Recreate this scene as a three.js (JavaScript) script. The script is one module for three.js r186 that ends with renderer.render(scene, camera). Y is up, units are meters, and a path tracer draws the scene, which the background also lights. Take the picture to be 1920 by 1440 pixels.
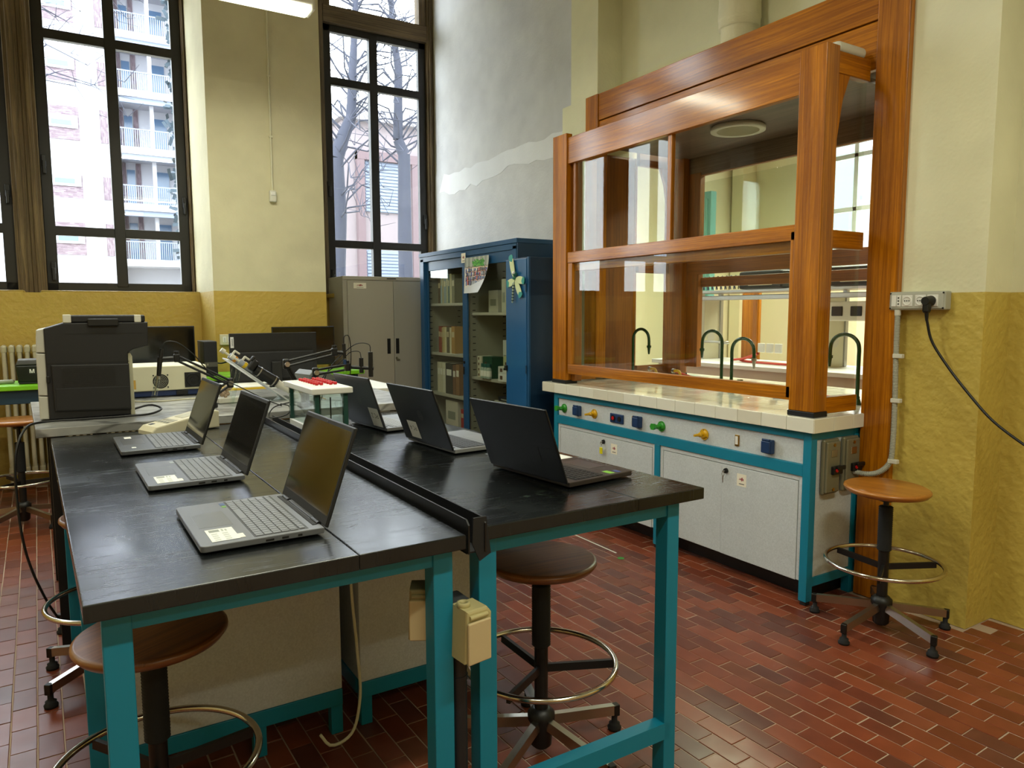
import * as THREE from 'three';
import { RoundedBoxGeometry } from 'three/addons/geometries/RoundedBoxGeometry.js';
import { mergeGeometries } from 'three/addons/utils/BufferGeometryUtils.js';
import { RectAreaLightUniformsLib } from 'three/addons/lights/RectAreaLightUniformsLib.js';

// ---------- camera, sky, exposure ----------
const scene = new THREE.Scene();
const camera = new THREE.PerspectiveCamera(55.91, 4 / 3, 0.05, 300);
camera.position.set(0, 1.42, 0);
camera.rotation.order = 'YXZ';
camera.rotation.set(-0.098617, -0.552662, -0.003773);
const renderer = new THREE.WebGLRenderer({ antialias: true });
renderer.toneMapping = THREE.LinearToneMapping;
renderer.toneMappingExposure = 1.38;
renderer.shadowMap.enabled = true;
scene.background = new THREE.Color(0.86, 0.92, 1.0);
scene.backgroundIntensity = 11;
RectAreaLightUniformsLib.init();
const LAMP_RADIANCE = 40, LAMP_COLOR = new THREE.Color(0.97, 0.97, 0.77);

// ---------- helpers ----------
let seed = 20240;
const rnd = () => { seed = (seed + 0x6d2b79f5) | 0; let t = Math.imul(seed ^ (seed >>> 15), 1 | seed); t = (t + Math.imul(t ^ (t >>> 7), 61 | t)) ^ t; return ((t ^ (t >>> 14)) >>> 0) / 4294967296; };
const rr = (a, b) => a + (b - a) * rnd();
const hash = (x, y, s) => { let h = (x * 374761393 + y * 668265263 + s * 1274126177) | 0; h = Math.imul(h ^ (h >>> 13), 1274126177); return ((h ^ (h >>> 16)) >>> 0) / 4294967296; };
const mod = (a, n) => ((a % n) + n) % n;
function pn(x, y, px, py, s) {                       // tileable value noise
  const xi = Math.floor(x), yi = Math.floor(y), fx = x - xi, fy = y - yi;
  const u = fx * fx * (3 - 2 * fx), v = fy * fy * (3 - 2 * fy);
  const h = (i, j) => hash(mod(xi + i, px), mod(yi + j, py), s);
  return (h(0, 0) * (1 - u) + h(1, 0) * u) * (1 - v) + (h(0, 1) * (1 - u) + h(1, 1) * u) * v;
}
function fbm(u, v, fu, fv, oct, s) { let a = 0, w = 0.5, t = 0; for (let o = 0; o < oct; o++) { a += w * pn(u * fu, v * fv, fu, fv, s + o); t += w; w *= 0.5; fu *= 2; fv *= 2; } return a / t; }
function tex(n, fn, rx = 1, ry = 1, srgb = false, h = n) {
  const d = new Uint8Array(n * h * 4);
  for (let j = 0; j < h; j++) for (let i = 0; i < n; i++) {
    const c = fn(i / n, j / h), k = (j * n + i) * 4;
    d[k] = Math.max(0, Math.min(255, c[0] * 255)); d[k + 1] = Math.max(0, Math.min(255, c[1] * 255)); d[k + 2] = Math.max(0, Math.min(255, c[2] * 255)); d[k + 3] = 255;
  }
  const t = new THREE.DataTexture(d, n, h, THREE.RGBAFormat);
  t.wrapS = t.wrapT = THREE.RepeatWrapping; t.magFilter = THREE.LinearFilter; t.minFilter = THREE.LinearMipmapLinearFilter; t.generateMipmaps = true;
  t.repeat.set(rx, ry); if (srgb) t.colorSpace = THREE.SRGBColorSpace; t.needsUpdate = true; return t;
}
const g1 = (x) => [x, x, x];
function canvasTex(w, h, draw) {
  const c = document.createElement('canvas'); c.width = w; c.height = h; draw(c.getContext('2d'), w, h);
  const t = new THREE.CanvasTexture(c); t.colorSpace = THREE.SRGBColorSpace; t.magFilter = THREE.LinearFilter; return t;
}
const std = (color, roughness = 0.6, o = {}) => new THREE.MeshStandardMaterial({ color, roughness, ...o });
const phy = (color, roughness = 0.4, o = {}) => new THREE.MeshPhysicalMaterial({ color, roughness, ...o });

// uv in metres from the dominant normal; grain (u) along the longest side
function boxUV(g) {
  g.computeBoundingBox(); const s = new THREE.Vector3(); g.boundingBox.getSize(s);
  const long = s.x >= s.y && s.x >= s.z ? 0 : s.y >= s.z ? 1 : 2;
  const p = g.attributes.position, n = g.attributes.normal, uv = new Float32Array(p.count * 2);
  for (let i = 0; i < p.count; i++) {
    const a = [Math.abs(n.getX(i)), Math.abs(n.getY(i)), Math.abs(n.getZ(i))], c = [p.getX(i), p.getY(i), p.getZ(i)];
    const k = a[0] >= a[1] && a[0] >= a[2] ? 0 : a[1] >= a[2] ? 1 : 2;
    let [i0, i1] = k === 0 ? [2, 1] : k === 1 ? [0, 2] : [0, 1];
    if (i1 === long) [i0, i1] = [i1, i0];
    uv[i * 2] = c[i0] + c[k] * 0.37; uv[i * 2 + 1] = c[i1] + c[k] * 0.21;
  }
  g.setAttribute('uv', new THREE.BufferAttribute(uv, 2)); return g;
}
function merge(gs) {
  if (!Array.isArray(gs)) return gs;
  if (gs.length === 1) return gs[0];
  const l = gs.map((g) => { const f = g.index ? g.toNonIndexed() : g; for (const k of Object.keys(f.attributes)) if (!['position', 'normal', 'uv'].includes(k)) f.deleteAttribute(k); f.morphAttributes = {}; return f; });
  return mergeGeometries(l);
}
const B = (w, h, d, x = 0, y = 0, z = 0) => boxUV(new THREE.BoxGeometry(w, h, d).translate(x, y, z));
const Bx = (x0, x1, y0, y1, z0, z1) => boxUV(new THREE.BoxGeometry(x1 - x0, y1 - y0, z1 - z0).translate((x0 + x1) / 2, (y0 + y1) / 2, (z0 + z1) / 2));
const RB = (w, h, d, r, x = 0, y = 0, z = 0, s = 2) => boxUV(new RoundedBoxGeometry(w, h, d, s, Math.min(r, w / 2.05, h / 2.05, d / 2.05)).translate(x, y, z));
const RBx = (x0, x1, y0, y1, z0, z1, r = 0.003, s = 1) => RB(x1 - x0, y1 - y0, z1 - z0, r, (x0 + x1) / 2, (y0 + y1) / 2, (z0 + z1) / 2, s);
const C = (r0, r1, h, x = 0, y = 0, z = 0, n = 24) => new THREE.CylinderGeometry(r0, r1, h, n).translate(x, y, z);
const Cx = (r0, r1, h, x = 0, y = 0, z = 0, n = 24) => new THREE.CylinderGeometry(r0, r1, h, n).rotateZ(Math.PI / 2).translate(x, y, z);   // top towards -x
const Cz = (r0, r1, h, x = 0, y = 0, z = 0, n = 24) => new THREE.CylinderGeometry(r0, r1, h, n).rotateX(Math.PI / 2).translate(x, y, z);   // top towards +z
const V = (x, y, z) => new THREE.Vector3(x, y, z);
const tube = (pts, r, seg = 0, n = 8) => new THREE.TubeGeometry(new THREE.CatmullRomCurve3(pts.map((p) => V(...p)), false, 'centripetal'), seg || pts.length * 8, r, n, false);
function bar(a, b, w, h = w) {                       // square bar from a to b
  const A = V(...a), D = V(...b).sub(A), L = D.length(), g = new THREE.BoxGeometry(w, h, L);
  const m = new THREE.Matrix4().lookAt(V(0, 0, 0), D.clone().negate(), Math.abs(D.y) > 0.99 * L ? V(1, 0, 0) : V(0, 1, 0));
  return boxUV(g).applyMatrix4(m).translate(A.x + D.x / 2, A.y + D.y / 2, A.z + D.z / 2);
}
function rod(a, b, r, r2 = r, n = 10) {
  const A = V(...a), D = V(...b).sub(A), L = D.length(), g = new THREE.CylinderGeometry(r2, r, L, n);
  return g.applyQuaternion(new THREE.Quaternion().setFromUnitVectors(V(0, 1, 0), D.clone().normalize())).translate(A.x + D.x / 2, A.y + D.y / 2, A.z + D.z / 2);
}
const lathe = (pts, n = 32) => new THREE.LatheGeometry(pts.map((p) => new THREE.Vector2(...p)), n);
function prism(pts, z0, z1, bevel = 0) {             // outline in x, y pushed along z
  const s = new THREE.Shape(pts.map((p) => new THREE.Vector2(...p)));
  const g = new THREE.ExtrudeGeometry(s, { depth: z1 - z0 - 2 * bevel, bevelEnabled: bevel > 0, bevelSize: bevel, bevelThickness: bevel, bevelOffset: -bevel, bevelSegments: 2, steps: 1 });
  return boxUV(g.translate(0, 0, z0 + bevel));
}
function slabXZ(pts, y0, y1, bevel = 0.002) {        // outline in x, z pushed upwards
  return boxUV(prism(pts.map(([x, z]) => [x, -z]), y0, y1, bevel).rotateX(-Math.PI / 2));
}
const used = {};
function numbered(n) { const k = used[n] = (used[n] ?? -1) + 1; return k ? n + '_' + String(k).padStart(3, '0') : n; }
function mark(o, label, category, group) { o.userData.label = label; o.userData.category = category; if (group) o.userData.group = group; return o; }
function T(name, label, category, pos = [0, 0, 0], turn = 0, group) {
  const o = new THREE.Group(); o.name = numbered(name); o.position.set(...pos); o.rotation.y = turn; scene.add(o); return mark(o, label, category, group);
}
function S(name) { const o = new THREE.Group(); o.name = numbered(name); o.userData.kind = 'structure'; scene.add(o); return o; }
function P(parent, name, gs, mat, label) {
  const m = new THREE.Mesh(merge(gs), mat); m.name = parent === scene ? numbered(name) : name; m.castShadow = m.receiveShadow = true; parent.add(m);
  if (label) m.userData.label = label; return m;
}
function PE(parent, name, gs, mat, label) { return gs.map((g) => P(parent, name, g, mat, label)); }
function O(name, label, category, gs, mat, group) { return mark(P(scene, name, gs, mat), label, category, group); }
function copy(o, label, pos, turn) { const c = o.clone(); c.name = numbered(o.name.replace(/_\d{3}$/, '')); if (pos) c.position.set(...pos); if (turn !== undefined) c.rotation.y = turn; c.userData = { ...o.userData }; if (label) c.userData.label = label; scene.add(c); return c; }

// ---------- materials ----------
const woodMap = (dark, light, s) => tex(512, (u, v) => {
  const w = fbm(u, v, 2, 8, 3, s), g = fbm(u, v + w * 0.04, 3, 90, 3, s + 20), f = fbm(u, v, 24, 220, 2, s + 40);
  const k = Math.max(0, Math.min(1, 0.25 + (g - 0.5) * 1.1 + (w - 0.5) * 0.9 + (f - 0.5) * 0.35 + 0.25));
  return [0, 1, 2].map((i) => dark[i] + (light[i] - dark[i]) * k);
}, 1, 2, true);
const wavy = tex(256, (u, v) => g1(fbm(u, v, 6, 14, 3, 77)), 3, 3);
const plasterBump = tex(512, (u, v) => g1(0.6 * fbm(u, v, 12, 12, 4, 5) + 0.4 * fbm(u, v, 90, 90, 2, 9)), 0.8, 0.8);
const dadoBump = tex(512, (u, v) => g1(0.35 * fbm(u, v, 8, 8, 3, 15) + 0.65 * fbm(u, v, 40, 40, 3, 19)), 1, 1);
const plasterTone = (r, g, b, k, s) => tex(512, (u, v) => { const n = (fbm(u, v, 4, 4, 5, s) - 0.5) * k + (fbm(u, v, 20, 20, 3, s + 8) - 0.5) * k * 0.5; return [r + n, g + n, b + n * 0.9]; }, 0.35, 0.35, true);
const M = {
  wood: phy(0xffffff, 0.42, { map: woodMap([0.53, 0.295, 0.0], [0.78, 0.485, 0.02], 3), clearcoat: 0.6, clearcoatRoughness: 0.13, specularIntensity: 0.35, bumpMap: wavy, bumpScale: 0.0016 }),
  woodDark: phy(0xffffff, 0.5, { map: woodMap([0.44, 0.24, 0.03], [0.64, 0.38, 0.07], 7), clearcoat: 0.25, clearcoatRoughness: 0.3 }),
  woodHood: phy(0xffffff, 0.5, { map: woodMap([0.32, 0.25, 0.21], [0.46, 0.38, 0.33], 11), clearcoat: 0.2, clearcoatRoughness: 0.3 }),
  seatLight: phy(0xffffff, 0.38, { map: woodMap([0.55, 0.32, 0.08], [0.78, 0.52, 0.19], 13), clearcoat: 0.5, clearcoatRoughness: 0.2 }),
  seatDark: phy(0xffffff, 0.45, { map: woodMap([0.36, 0.20, 0.06], [0.56, 0.35, 0.14], 17), clearcoat: 0.35, clearcoatRoughness: 0.28 }),
  oldWood: std(0xffffff, 0.75, { map: woodMap([0.27, 0.22, 0.15], [0.50, 0.42, 0.30], 19) }),
  plaster: std(0xffffff, 0.92, { map: plasterTone(0.81, 0.785, 0.66, 0.10, 23), bumpMap: plasterBump, bumpScale: 0.0025 }),
  plasterWhite: std(0xffffff, 0.92, { map: plasterTone(0.795, 0.795, 0.80, 0.12, 27), bumpMap: plasterBump, bumpScale: 0.003 }),
  plasterPatch: std(0xffffff, 0.92, { map: plasterTone(0.87, 0.875, 0.885, 0.06, 28), bumpMap: plasterBump, bumpScale: 0.003 }),
  dado: phy(0xffffff, 0.5, { map: plasterTone(0.72, 0.605, 0.27, 0.06, 31), bumpMap: dadoBump, bumpScale: 0.006, clearcoat: 0.12, clearcoatRoughness: 0.4 }),
  plasterSide: std(0xffffff, 0.92, { map: plasterTone(0.875, 0.865, 0.745, 0.09, 24), bumpMap: plasterBump, bumpScale: 0.0025 }),
  dadoSide: phy(0xffffff, 0.5, { map: plasterTone(0.76, 0.67, 0.32, 0.06, 33), bumpMap: dadoBump, bumpScale: 0.007, clearcoat: 0.12, clearcoatRoughness: 0.4 }),
  ceiling: std(0xcfcab8, 0.95),
  blackFrame: std(0x15120f, 0.5), teal: std(0x0a7a97, 0.42), steel: std(0xb8b4aa, 0.28, { metalness: 1 }), chrome: std(0xcfc8ba, 0.16, { metalness: 1 }),
  alu: std(0xb9bcc0, 0.35, { metalness: 0.9 }), black: std(0x0b0b0c, 0.45), blackMatte: std(0x131315, 0.7), rubber: std(0x17181a, 0.8), darkMetal: std(0x1c1d20, 0.4, { metalness: 0.3 }),
  white: std(0xe4e4df, 0.45), cream: std(0xd6d2b6, 0.5), offWhite: std(0xcfcdc0, 0.5), paper: std(0xeae8e0, 0.8),
  laminate: std(0xffffff, 0.5, { map: tex(256, (u, v) => { const n = (fbm(u, v, 128, 128, 2, 41) - 0.5) * 0.10 + (fbm(u, v, 4, 4, 2, 42) - 0.5) * 0.03; return [0.765 + n, 0.785 + n, 0.795 + n]; }, 2, 2, true) }),
  grout: std(0xb09a86, 0.9), whiteTile: phy(0xe2dfd0, 0.14, { clearcoat: 0.3, clearcoatRoughness: 0.06 }), whiteTile2: phy(0xd9d4c2, 0.18, { clearcoat: 0.3, clearcoatRoughness: 0.08 }),
  glass: phy(0xffffff, 0.0, { transmission: 1, thickness: 0, ior: 1.5, color: 0xf7f9f7 }),
  hoodGlass: phy(0xf4f7f4, 0.0, { transmission: 1, thickness: 0, ior: 1.25 }),
  clear: phy(0xf6fbf9, 0.02, { transmission: 1, thickness: 0, ior: 1.49 }), greenGlass: phy(0x4f7f74, 0.05, { transmission: 0.6, thickness: 0, ior: 1.5 }),
  greenPaint: std(0x2f8f2a, 0.35), darkGreen: phy(0x12401f, 0.25, { clearcoat: 0.4, clearcoatRoughness: 0.1 }), yellowPaint: std(0xd0a010, 0.35), bluePlastic: std(0x17355f, 0.4), red: std(0xc01218, 0.35), redTube: std(0xc8402a, 0.4),
  blueSteel: std(0x174a74, 0.38), blueSteelDark: std(0x133a5c, 0.4), greySteel: std(0xa8a293, 0.5), shelfGrey: std(0xb4b1a4, 0.5), inside: std(0xa9a795, 0.6),
  screen: phy(0x060606, 0.12, { clearcoat: 0.6, clearcoatRoughness: 0.06 }), limeTop: std(0x78c21a, 0.4), printerDark: std(0x17171a, 0.5), beige: std(0xcfc8ad, 0.5), yellowTag: std(0xd8cc14, 0.4), brass: std(0xb9924a, 0.35, { metalness: 1 }),
};
const blackMap = tex(1024, (u, v) => {
  const n = fbm(u, v, 6, 6, 5, 51), r = Math.abs(fbm(u + n * 0.05, v, 7, 5, 4, 61) - 0.5), vein = 0.6 * Math.max(0, 1 - r * 60) * Math.max(0, fbm(u, v, 4, 4, 3, 66) - 0.52) * 6, fl = Math.max(0, fbm(u, v, 160, 160, 2, 71) - 0.80) * 0.8;
  const b = 0.085 + (n - 0.5) * 0.12; return [b * 0.9 + vein * 0.16 + fl * 0.25, b * 1.04 + vein * 0.2 + fl * 0.28, b * 1.1 + vein * 0.15 + fl * 0.25];
}, 1, 1, true);
const blackRough = tex(1024, (u, v) => { const n = fbm(u, v, 5, 5, 4, 81), s = Math.max(0, 1 - Math.abs(fbm(u, v, 50, 3, 3, 83) - 0.5) * 24); return [0, 0.15 + n * 0.16 + s * 0.07, 0]; }, 1, 1);
M.blackTop = std(0xffffff, 1, { map: blackMap, roughnessMap: blackRough });
M.marble = phy(0xffffff, 0.3, { map: tex(512, (u, v) => { const n = fbm(u, v, 3, 5, 5, 91), r = Math.abs(fbm(u + n * 0.1, v + n * 0.15, 4, 8, 4, 95) - 0.5), w = Math.max(0, 1 - r * 12), c = 0.58 + (n - 0.5) * 0.42 - w * 0.2; return [c, c * 1.0, c * 0.985]; }, 1.2, 1.2, true) });
// ---------- floor: brick-shaped terracotta tiles in running bond ----------
{
  const fl = P(scene, 'floor', Bx(-3.0, 3.7, -0.06, -0.0025, -7.8, 3.4), M.grout); fl.userData.kind = 'structure';
  const tones = [[0.46, 0.225, 0.145], [0.49, 0.24, 0.15], [0.43, 0.215, 0.15], [0.51, 0.26, 0.165], [0.41, 0.195, 0.125], [0.37, 0.20, 0.155], [0.47, 0.24, 0.16], [0.44, 0.23, 0.135]];
  const rough = tex(256, (u, v) => [0, 0.18 + 0.26 * fbm(u, v, 6, 6, 4, 101), 0], 1.3, 1.3);
  const mats = tones.map((t, i) => std(0xffffff, 1, { map: tex(64, (u, v) => { const n = (fbm(u, v, 5, 5, 3, 111 + i) - 0.5) * 0.09; return [t[0] + n, t[1] + n * 0.7, t[2] + n * 0.6]; }, 3, 3, true), roughnessMap: rough }));
  const tg = []; for (let k = 0; k < 4; k++) { const w = 0.0728 - k * 0.0003, l = 0.1525 - k * 0.0005, b = 0.0015; tg.push(boxUV(prism([[-w / 2, -l / 2], [w / 2, -l / 2], [w / 2, l / 2], [-w / 2, l / 2]], 0, 0.012, b).rotateX(-Math.PI / 2).translate(0, -0.012, 0))); }
  const all = [], turn = 0.027, ct = Math.cos(turn), st = Math.sin(turn), eye = camera.position;
  camera.updateMatrixWorld(); const PV = new THREE.Matrix4().multiplyMatrices(camera.projectionMatrix, camera.matrixWorldInverse.copy(camera.matrixWorld).invert());
  for (let i = -50; i < 62; i++) for (let j = -65; j < 32; j++) {
    const a = (i + 0.5) * 0.0765, b = (j + (i & 1 ? 0.5 : 0)) * 0.156, x = a * ct + b * st, z = -a * st + b * ct - 0.01;
    if (x < -1.6 || x > 3.56 || z < -7.1 || z > 0.6) continue;
    if (x > 3.3 && z < -1.55) continue;
    const p = V(x, 0, z).applyMatrix4(PV), inView = Math.abs(p.x) < 1.05 && Math.abs(p.y) < 1.05 && p.z < 1;
    const hidden = (x > 3.0 && z < -2.1) || (x > 0.04 && x < 0.72 && z < -2.3) || (x > 0.82 && x < 1.45 && z < -2.3) || (x > -0.1 && x < 1.9 && z < -2.9) || (x > 1.7 && z < -4.9);
    all.push({ x, z, w: inView && !hidden ? 1 / V(x, 0, z).distanceToSquared(eye) * Math.abs(eye.y) / V(x, 0, z).distanceTo(eye) : 0 });
  }
  all.sort((a, b) => b.w - a.w);
  const place = (t) => { const k = Math.floor(rnd() * 4), m = Math.floor(rnd() * mats.length); return [k, m, new THREE.Matrix4().makeRotationFromEuler(new THREE.Euler(rr(-0.004, 0.004), turn + rr(-0.004, 0.004) + (rnd() < 0.5 ? Math.PI : 0), rr(-0.006, 0.006))).setPosition(t.x + rr(-0.0006, 0.0006), rr(-0.0012, 0.0006), t.z + rr(-0.0006, 0.0006))]; };
  const rest = mats.map(() => []);
  all.forEach((t, n) => {
    const [k, m, mx] = place(t);
    if (n < 300) { const o = P(fl, 'tile', tg[k], mats[m]); o.applyMatrix4(mx); }
    else rest[m].push(tg[k].clone().applyMatrix4(mx));
  });
  rest.forEach((l, m) => { if (l.length) { const o = P(fl, 'tile_field', l, mats[m]); o.userData.kind = 'stuff'; } });
}
// ---------- walls ----------
const HZ = 5.6, DADO = 1.5;
function walls(name, boxes, upper, dado, dy = DADO) {   // boxes: [x0,x1,y0,y1,z0,z1,hasDado]
  const s = S(name), a = [], b = [];
  for (const [x0, x1, y0, y1, z0, z1, d] of boxes) {
    if (d && y0 < dy && y1 > dy) { b.push(Bx(x0, x1, y0, dy, z0, z1)); a.push(Bx(x0, x1, dy, y1, z0, z1)); }
    else if (d && y1 <= dy) b.push(Bx(x0, x1, y0, y1, z0, z1)); else a.push(Bx(x0, x1, y0, y1, z0, z1));
  }
  if (a.length) P(s, 'plaster', a, upper); if (b.length) P(s, 'dado', b, dado); return s;
}
walls('wall_back', [
  [1.08, 2.036, 0, HZ, -7.8, -6.5, 1],
  [-1.65, 1.08, 0, 1.6, -7.8, -7.2, 2], [2.036, 3.70, 0, 1.6, -7.8, -7.45, 2],
  [-3.2, -1.65, 0, HZ, -7.8, -6.5, 1], [-1.65, 3.70, 5.2, HZ, -7.8, -7.2, 0],
  [-1.65, -1.45, 1.6, 5.2, -7.8, -7.4, 0], [2.036, 2.30, 1.6, 5.2, -7.8, -7.4, 0], [3.585, 3.70, 1.6, 5.2, -7.8, -7.4, 0],
], M.plaster, M.dado, 1.61);
walls('wall_right', [
  [3.585, 3.70, 0, HZ, -1.59, 3.4, 1], [3.36, 3.70, 0, HZ, -2.12, -1.59, 1],
  [3.585, 3.70, 2.97, HZ, -4.26, -2.12, 0], [3.42, 3.70, 2.62, 2.97, -4.26, -2.12, 0],
  [3.36, 3.70, 2.98, HZ, -4.58, -4.26, 0], [3.36, 3.70, 0, 2.98, -4.69, -4.26, 0],
  [3.36, 3.70, 0, 0.84, -4.26, -2.12, 0],
], M.plasterSide, M.dadoSide);
{
  const s = walls('wall_alcove', [[3.585, 3.70, 0, HZ, -7.4, -4.58, 0]], M.plasterWhite, M.dado);
  // the re-plastered lower field with its ragged upper edge, a few millimetres proud
  const pts = [[-7.4, 0.0], [-4.7, 0.0], [-4.7, 2.95]]; for (let z = -4.8; z > -7.35; z -= 0.1) pts.push([z, 2.93 + 0.02 * Math.sin(z * 5.1) + rr(-0.012, 0.012)]); pts.push([-7.4, 2.94]);
  const g = prism(pts.map(([z, y]) => [-z, y]), 0, 0.006).rotateY(Math.PI / 2).translate(3.58, 0, 0); P(s, 'plaster_patch', boxUV(g), M.plasterWhite);
  const p2 = []; for (let z = -4.9; z > -7.3; z -= 0.12) p2.push([-z, 2.90 + rr(-0.03, 0.02)]); for (let z = -7.3; z < -4.9; z += 0.12) p2.push([-z, 2.72 + 0.04 * Math.sin(z * 3) + rr(-0.03, 0.03)]);
  P(s, 'filler_band', boxUV(prism(p2, 0, 0.003).rotateY(Math.PI / 2).translate(3.577, 0, 0)), M.plasterPatch);
}
walls('wall_left', [[-3.2, -3.0, 0, HZ, -6.5, 3.4, 1]], M.plaster, M.dado);
walls('wall_front', [[-3.2, 3.7, 0, HZ, 3.4, 3.6, 1]], M.plaster, M.dado);
P(scene, 'ceiling', Bx(-3.2, 9.5, HZ, HZ + 0.15, -8.2, 3.6), M.ceiling).userData.kind = 'structure';

// ---------- windows ----------
function makeWindow(x0, x1, mull, linerL, linerR) {
  const w = S('window_' + (makeWindow.n = (makeWindow.n || 0) + 1)), z0 = -7.53, z1 = -7.47, d = 0.085;
  const F = (a, b, c, e, n = 'frame', m = M.blackFrame, zz = 0) => P(w, n, RBx(a, b, c, e, z0 - zz, z1 + zz, 0.006), m);
  F(x0, x0 + d, 1.62, 4.33); F(x1 - d, x1, 1.62, 4.33); F(x0, x1, 1.62, 1.695); F(x0, x1, 4.26, 4.33);
  F(mull - 0.045, mull + 0.045, 1.66, 4.30, 'mullion', M.blackFrame, 0.008);
  for (const y of [2.10, 3.74]) { F(x0 + d - 0.01, mull, y, y + 0.08, 'glazing_bar'); F(mull, x1 - d + 0.01, y, y + 0.08, 'glazing_bar'); }
  // upper light in an old timber frame
  F(x0, x1, 4.33, 4.50, 'transom', M.oldWood, 0.05); F(x0, x0 + 0.08, 4.45, 5.2, 'timber_frame', M.oldWood, 0.03); F(x1 - 0.08, x1, 4.45, 5.2, 'timber_frame', M.oldWood, 0.03); F(x0, x1, 5.12, 5.2, 'timber_frame', M.oldWood, 0.03);
  const pane = (a, b, c, e) => P(w, 'pane', Bx(a, b, c, e, -7.503, -7.499), M.glass);
  for (const [a, b] of [[x0 + d, mull - 0.045], [mull + 0.045, x1 - d]]) { pane(a, b, 1.695, 2.10); pane(a, b, 2.18, 3.74); pane(a, b, 3.82, 4.26); }
  pane(x0 + 0.08, x1 - 0.08, 4.5, 5.12);
  for (const [a, b] of [linerL, linerR]) P(w, 'timber_liner', [RBx(a, b, 1.6, 5.2, -7.62, -7.42, 0.01), RBx(a + (b - a) * 0.3, b - (b - a) * 0.3, 1.6, 5.2, -7.44, -7.40, 0.008)], M.oldWood);
  for (const [x, y] of [[x0 + 0.03, 2.72], [x1 - 0.03, 2.45], [x0 + 0.05, 1.82]]) P(w, 'latch', [RBx(x - 0.018, x + 0.018, y - 0.05, y + 0.05, -7.475, -7.445, 0.006), RBx(x - 0.012, x + 0.012, y - 0.11, y, -7.455, -7.43, 0.006)], M.black);
  P(w, 'sill', RBx(x0 - 0.05, x1 + 0.05, 1.575, 1.618, -7.5, -7.205, 0.01), M.dado);
  return w;
}
makeWindow(-1.42, -0.31, -0.86, [-1.45, -1.42], [-0.31, -0.20]);
makeWindow(-0.10, 1.05, 0.475, [-0.20, -0.10], [1.05, 1.08]);
makeWindow(2.37, 3.51, 2.91, [2.30, 2.37], [3.51, 3.585]);

// ---------- the next room, seen through the fume hood ----------
walls('wall_next_room', [[9.0, 9.2, 0, HZ, -8.2, -6.5, 0], [9.0, 9.2, 0, HZ, -4.8, 3.6, 0], [9.0, 9.2, 0, 1.7, -6.5, -4.8, 0], [9.0, 9.2, 4.2, HZ, -6.5, -4.8, 0], [3.7, 9.2, 0, HZ, 3.4, 3.6, 0], [6.2, 9.2, 0, HZ, -8.0, -7.8, 0], [3.7, 4.4, 0, HZ, -8.0, -7.8, 0], [4.4, 6.2, 0, 1.4, -8.0, -7.8, 0], [4.4, 6.2, 4.6, HZ, -8.0, -7.8, 0],
  [8.7, 9.0, 0, HZ, -7.75, -7.55, 0], [8.7, 9.0, 0, HZ, -3.6, -3.1, 0]], std(0xece2bd, 0.9), M.dado);
P(scene, 'floor', Bx(3.7, 9.2, -0.06, 0, -8.0, 3.6), std(0x7a3a2a, 0.4)).userData.kind = 'structure';
{
  const w = S('window_4'), z = -7.9, F = (a, b, c, e, n) => P(w, n, RBx(a, b, c, e, z - 0.03, z + 0.03, 0.005), M.white);
  F(4.4, 4.48, 1.4, 4.6, 'frame'); F(6.12, 6.2, 1.4, 4.6, 'frame'); F(4.4, 6.2, 1.4, 1.48, 'frame'); F(4.4, 6.2, 4.52, 4.6, 'frame');
  F(5.27, 5.33, 1.4, 4.6, 'mullion'); F(4.4, 6.2, 2.4, 2.46, 'glazing_bar'); F(4.4, 6.2, 3.4, 3.46, 'glazing_bar');
  for (const [a, b] of [[4.48, 5.27], [5.33, 6.12]]) for (const [c, e] of [[1.48, 2.4], [2.46, 3.4], [3.46, 4.52]]) P(w, 'pane', Bx(a, b, c, e, z - 0.002, z + 0.002), M.glass);
}

{
  const w = S('window_5'), F = (a, b, c, e, n) => P(w, n, RBx(9.06, 9.12, c, e, a, b, 0.005), M.white);
  F(-6.5, -6.42, 1.7, 4.2, 'frame'); F(-4.88, -4.8, 1.7, 4.2, 'frame'); F(-6.5, -4.8, 1.7, 1.78, 'frame'); F(-6.5, -4.8, 4.12, 4.2, 'frame'); F(-6.0, -5.94, 1.7, 4.2, 'mullion'); F(-5.42, -5.36, 1.7, 4.2, 'mullion'); F(-6.5, -4.8, 2.75, 2.81, 'glazing_bar'); F(-6.5, -4.8, 3.45, 3.51, 'glazing_bar');
  for (const [a, b] of [[-6.42, -6.0], [-5.94, -5.42], [-5.36, -4.88]]) for (const [c, e] of [[1.78, 2.75], [2.81, 3.45], [3.51, 4.12]]) P(w, 'pane', Bx(9.088, 9.092, c, e, a, b), M.glass);
}

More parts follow.
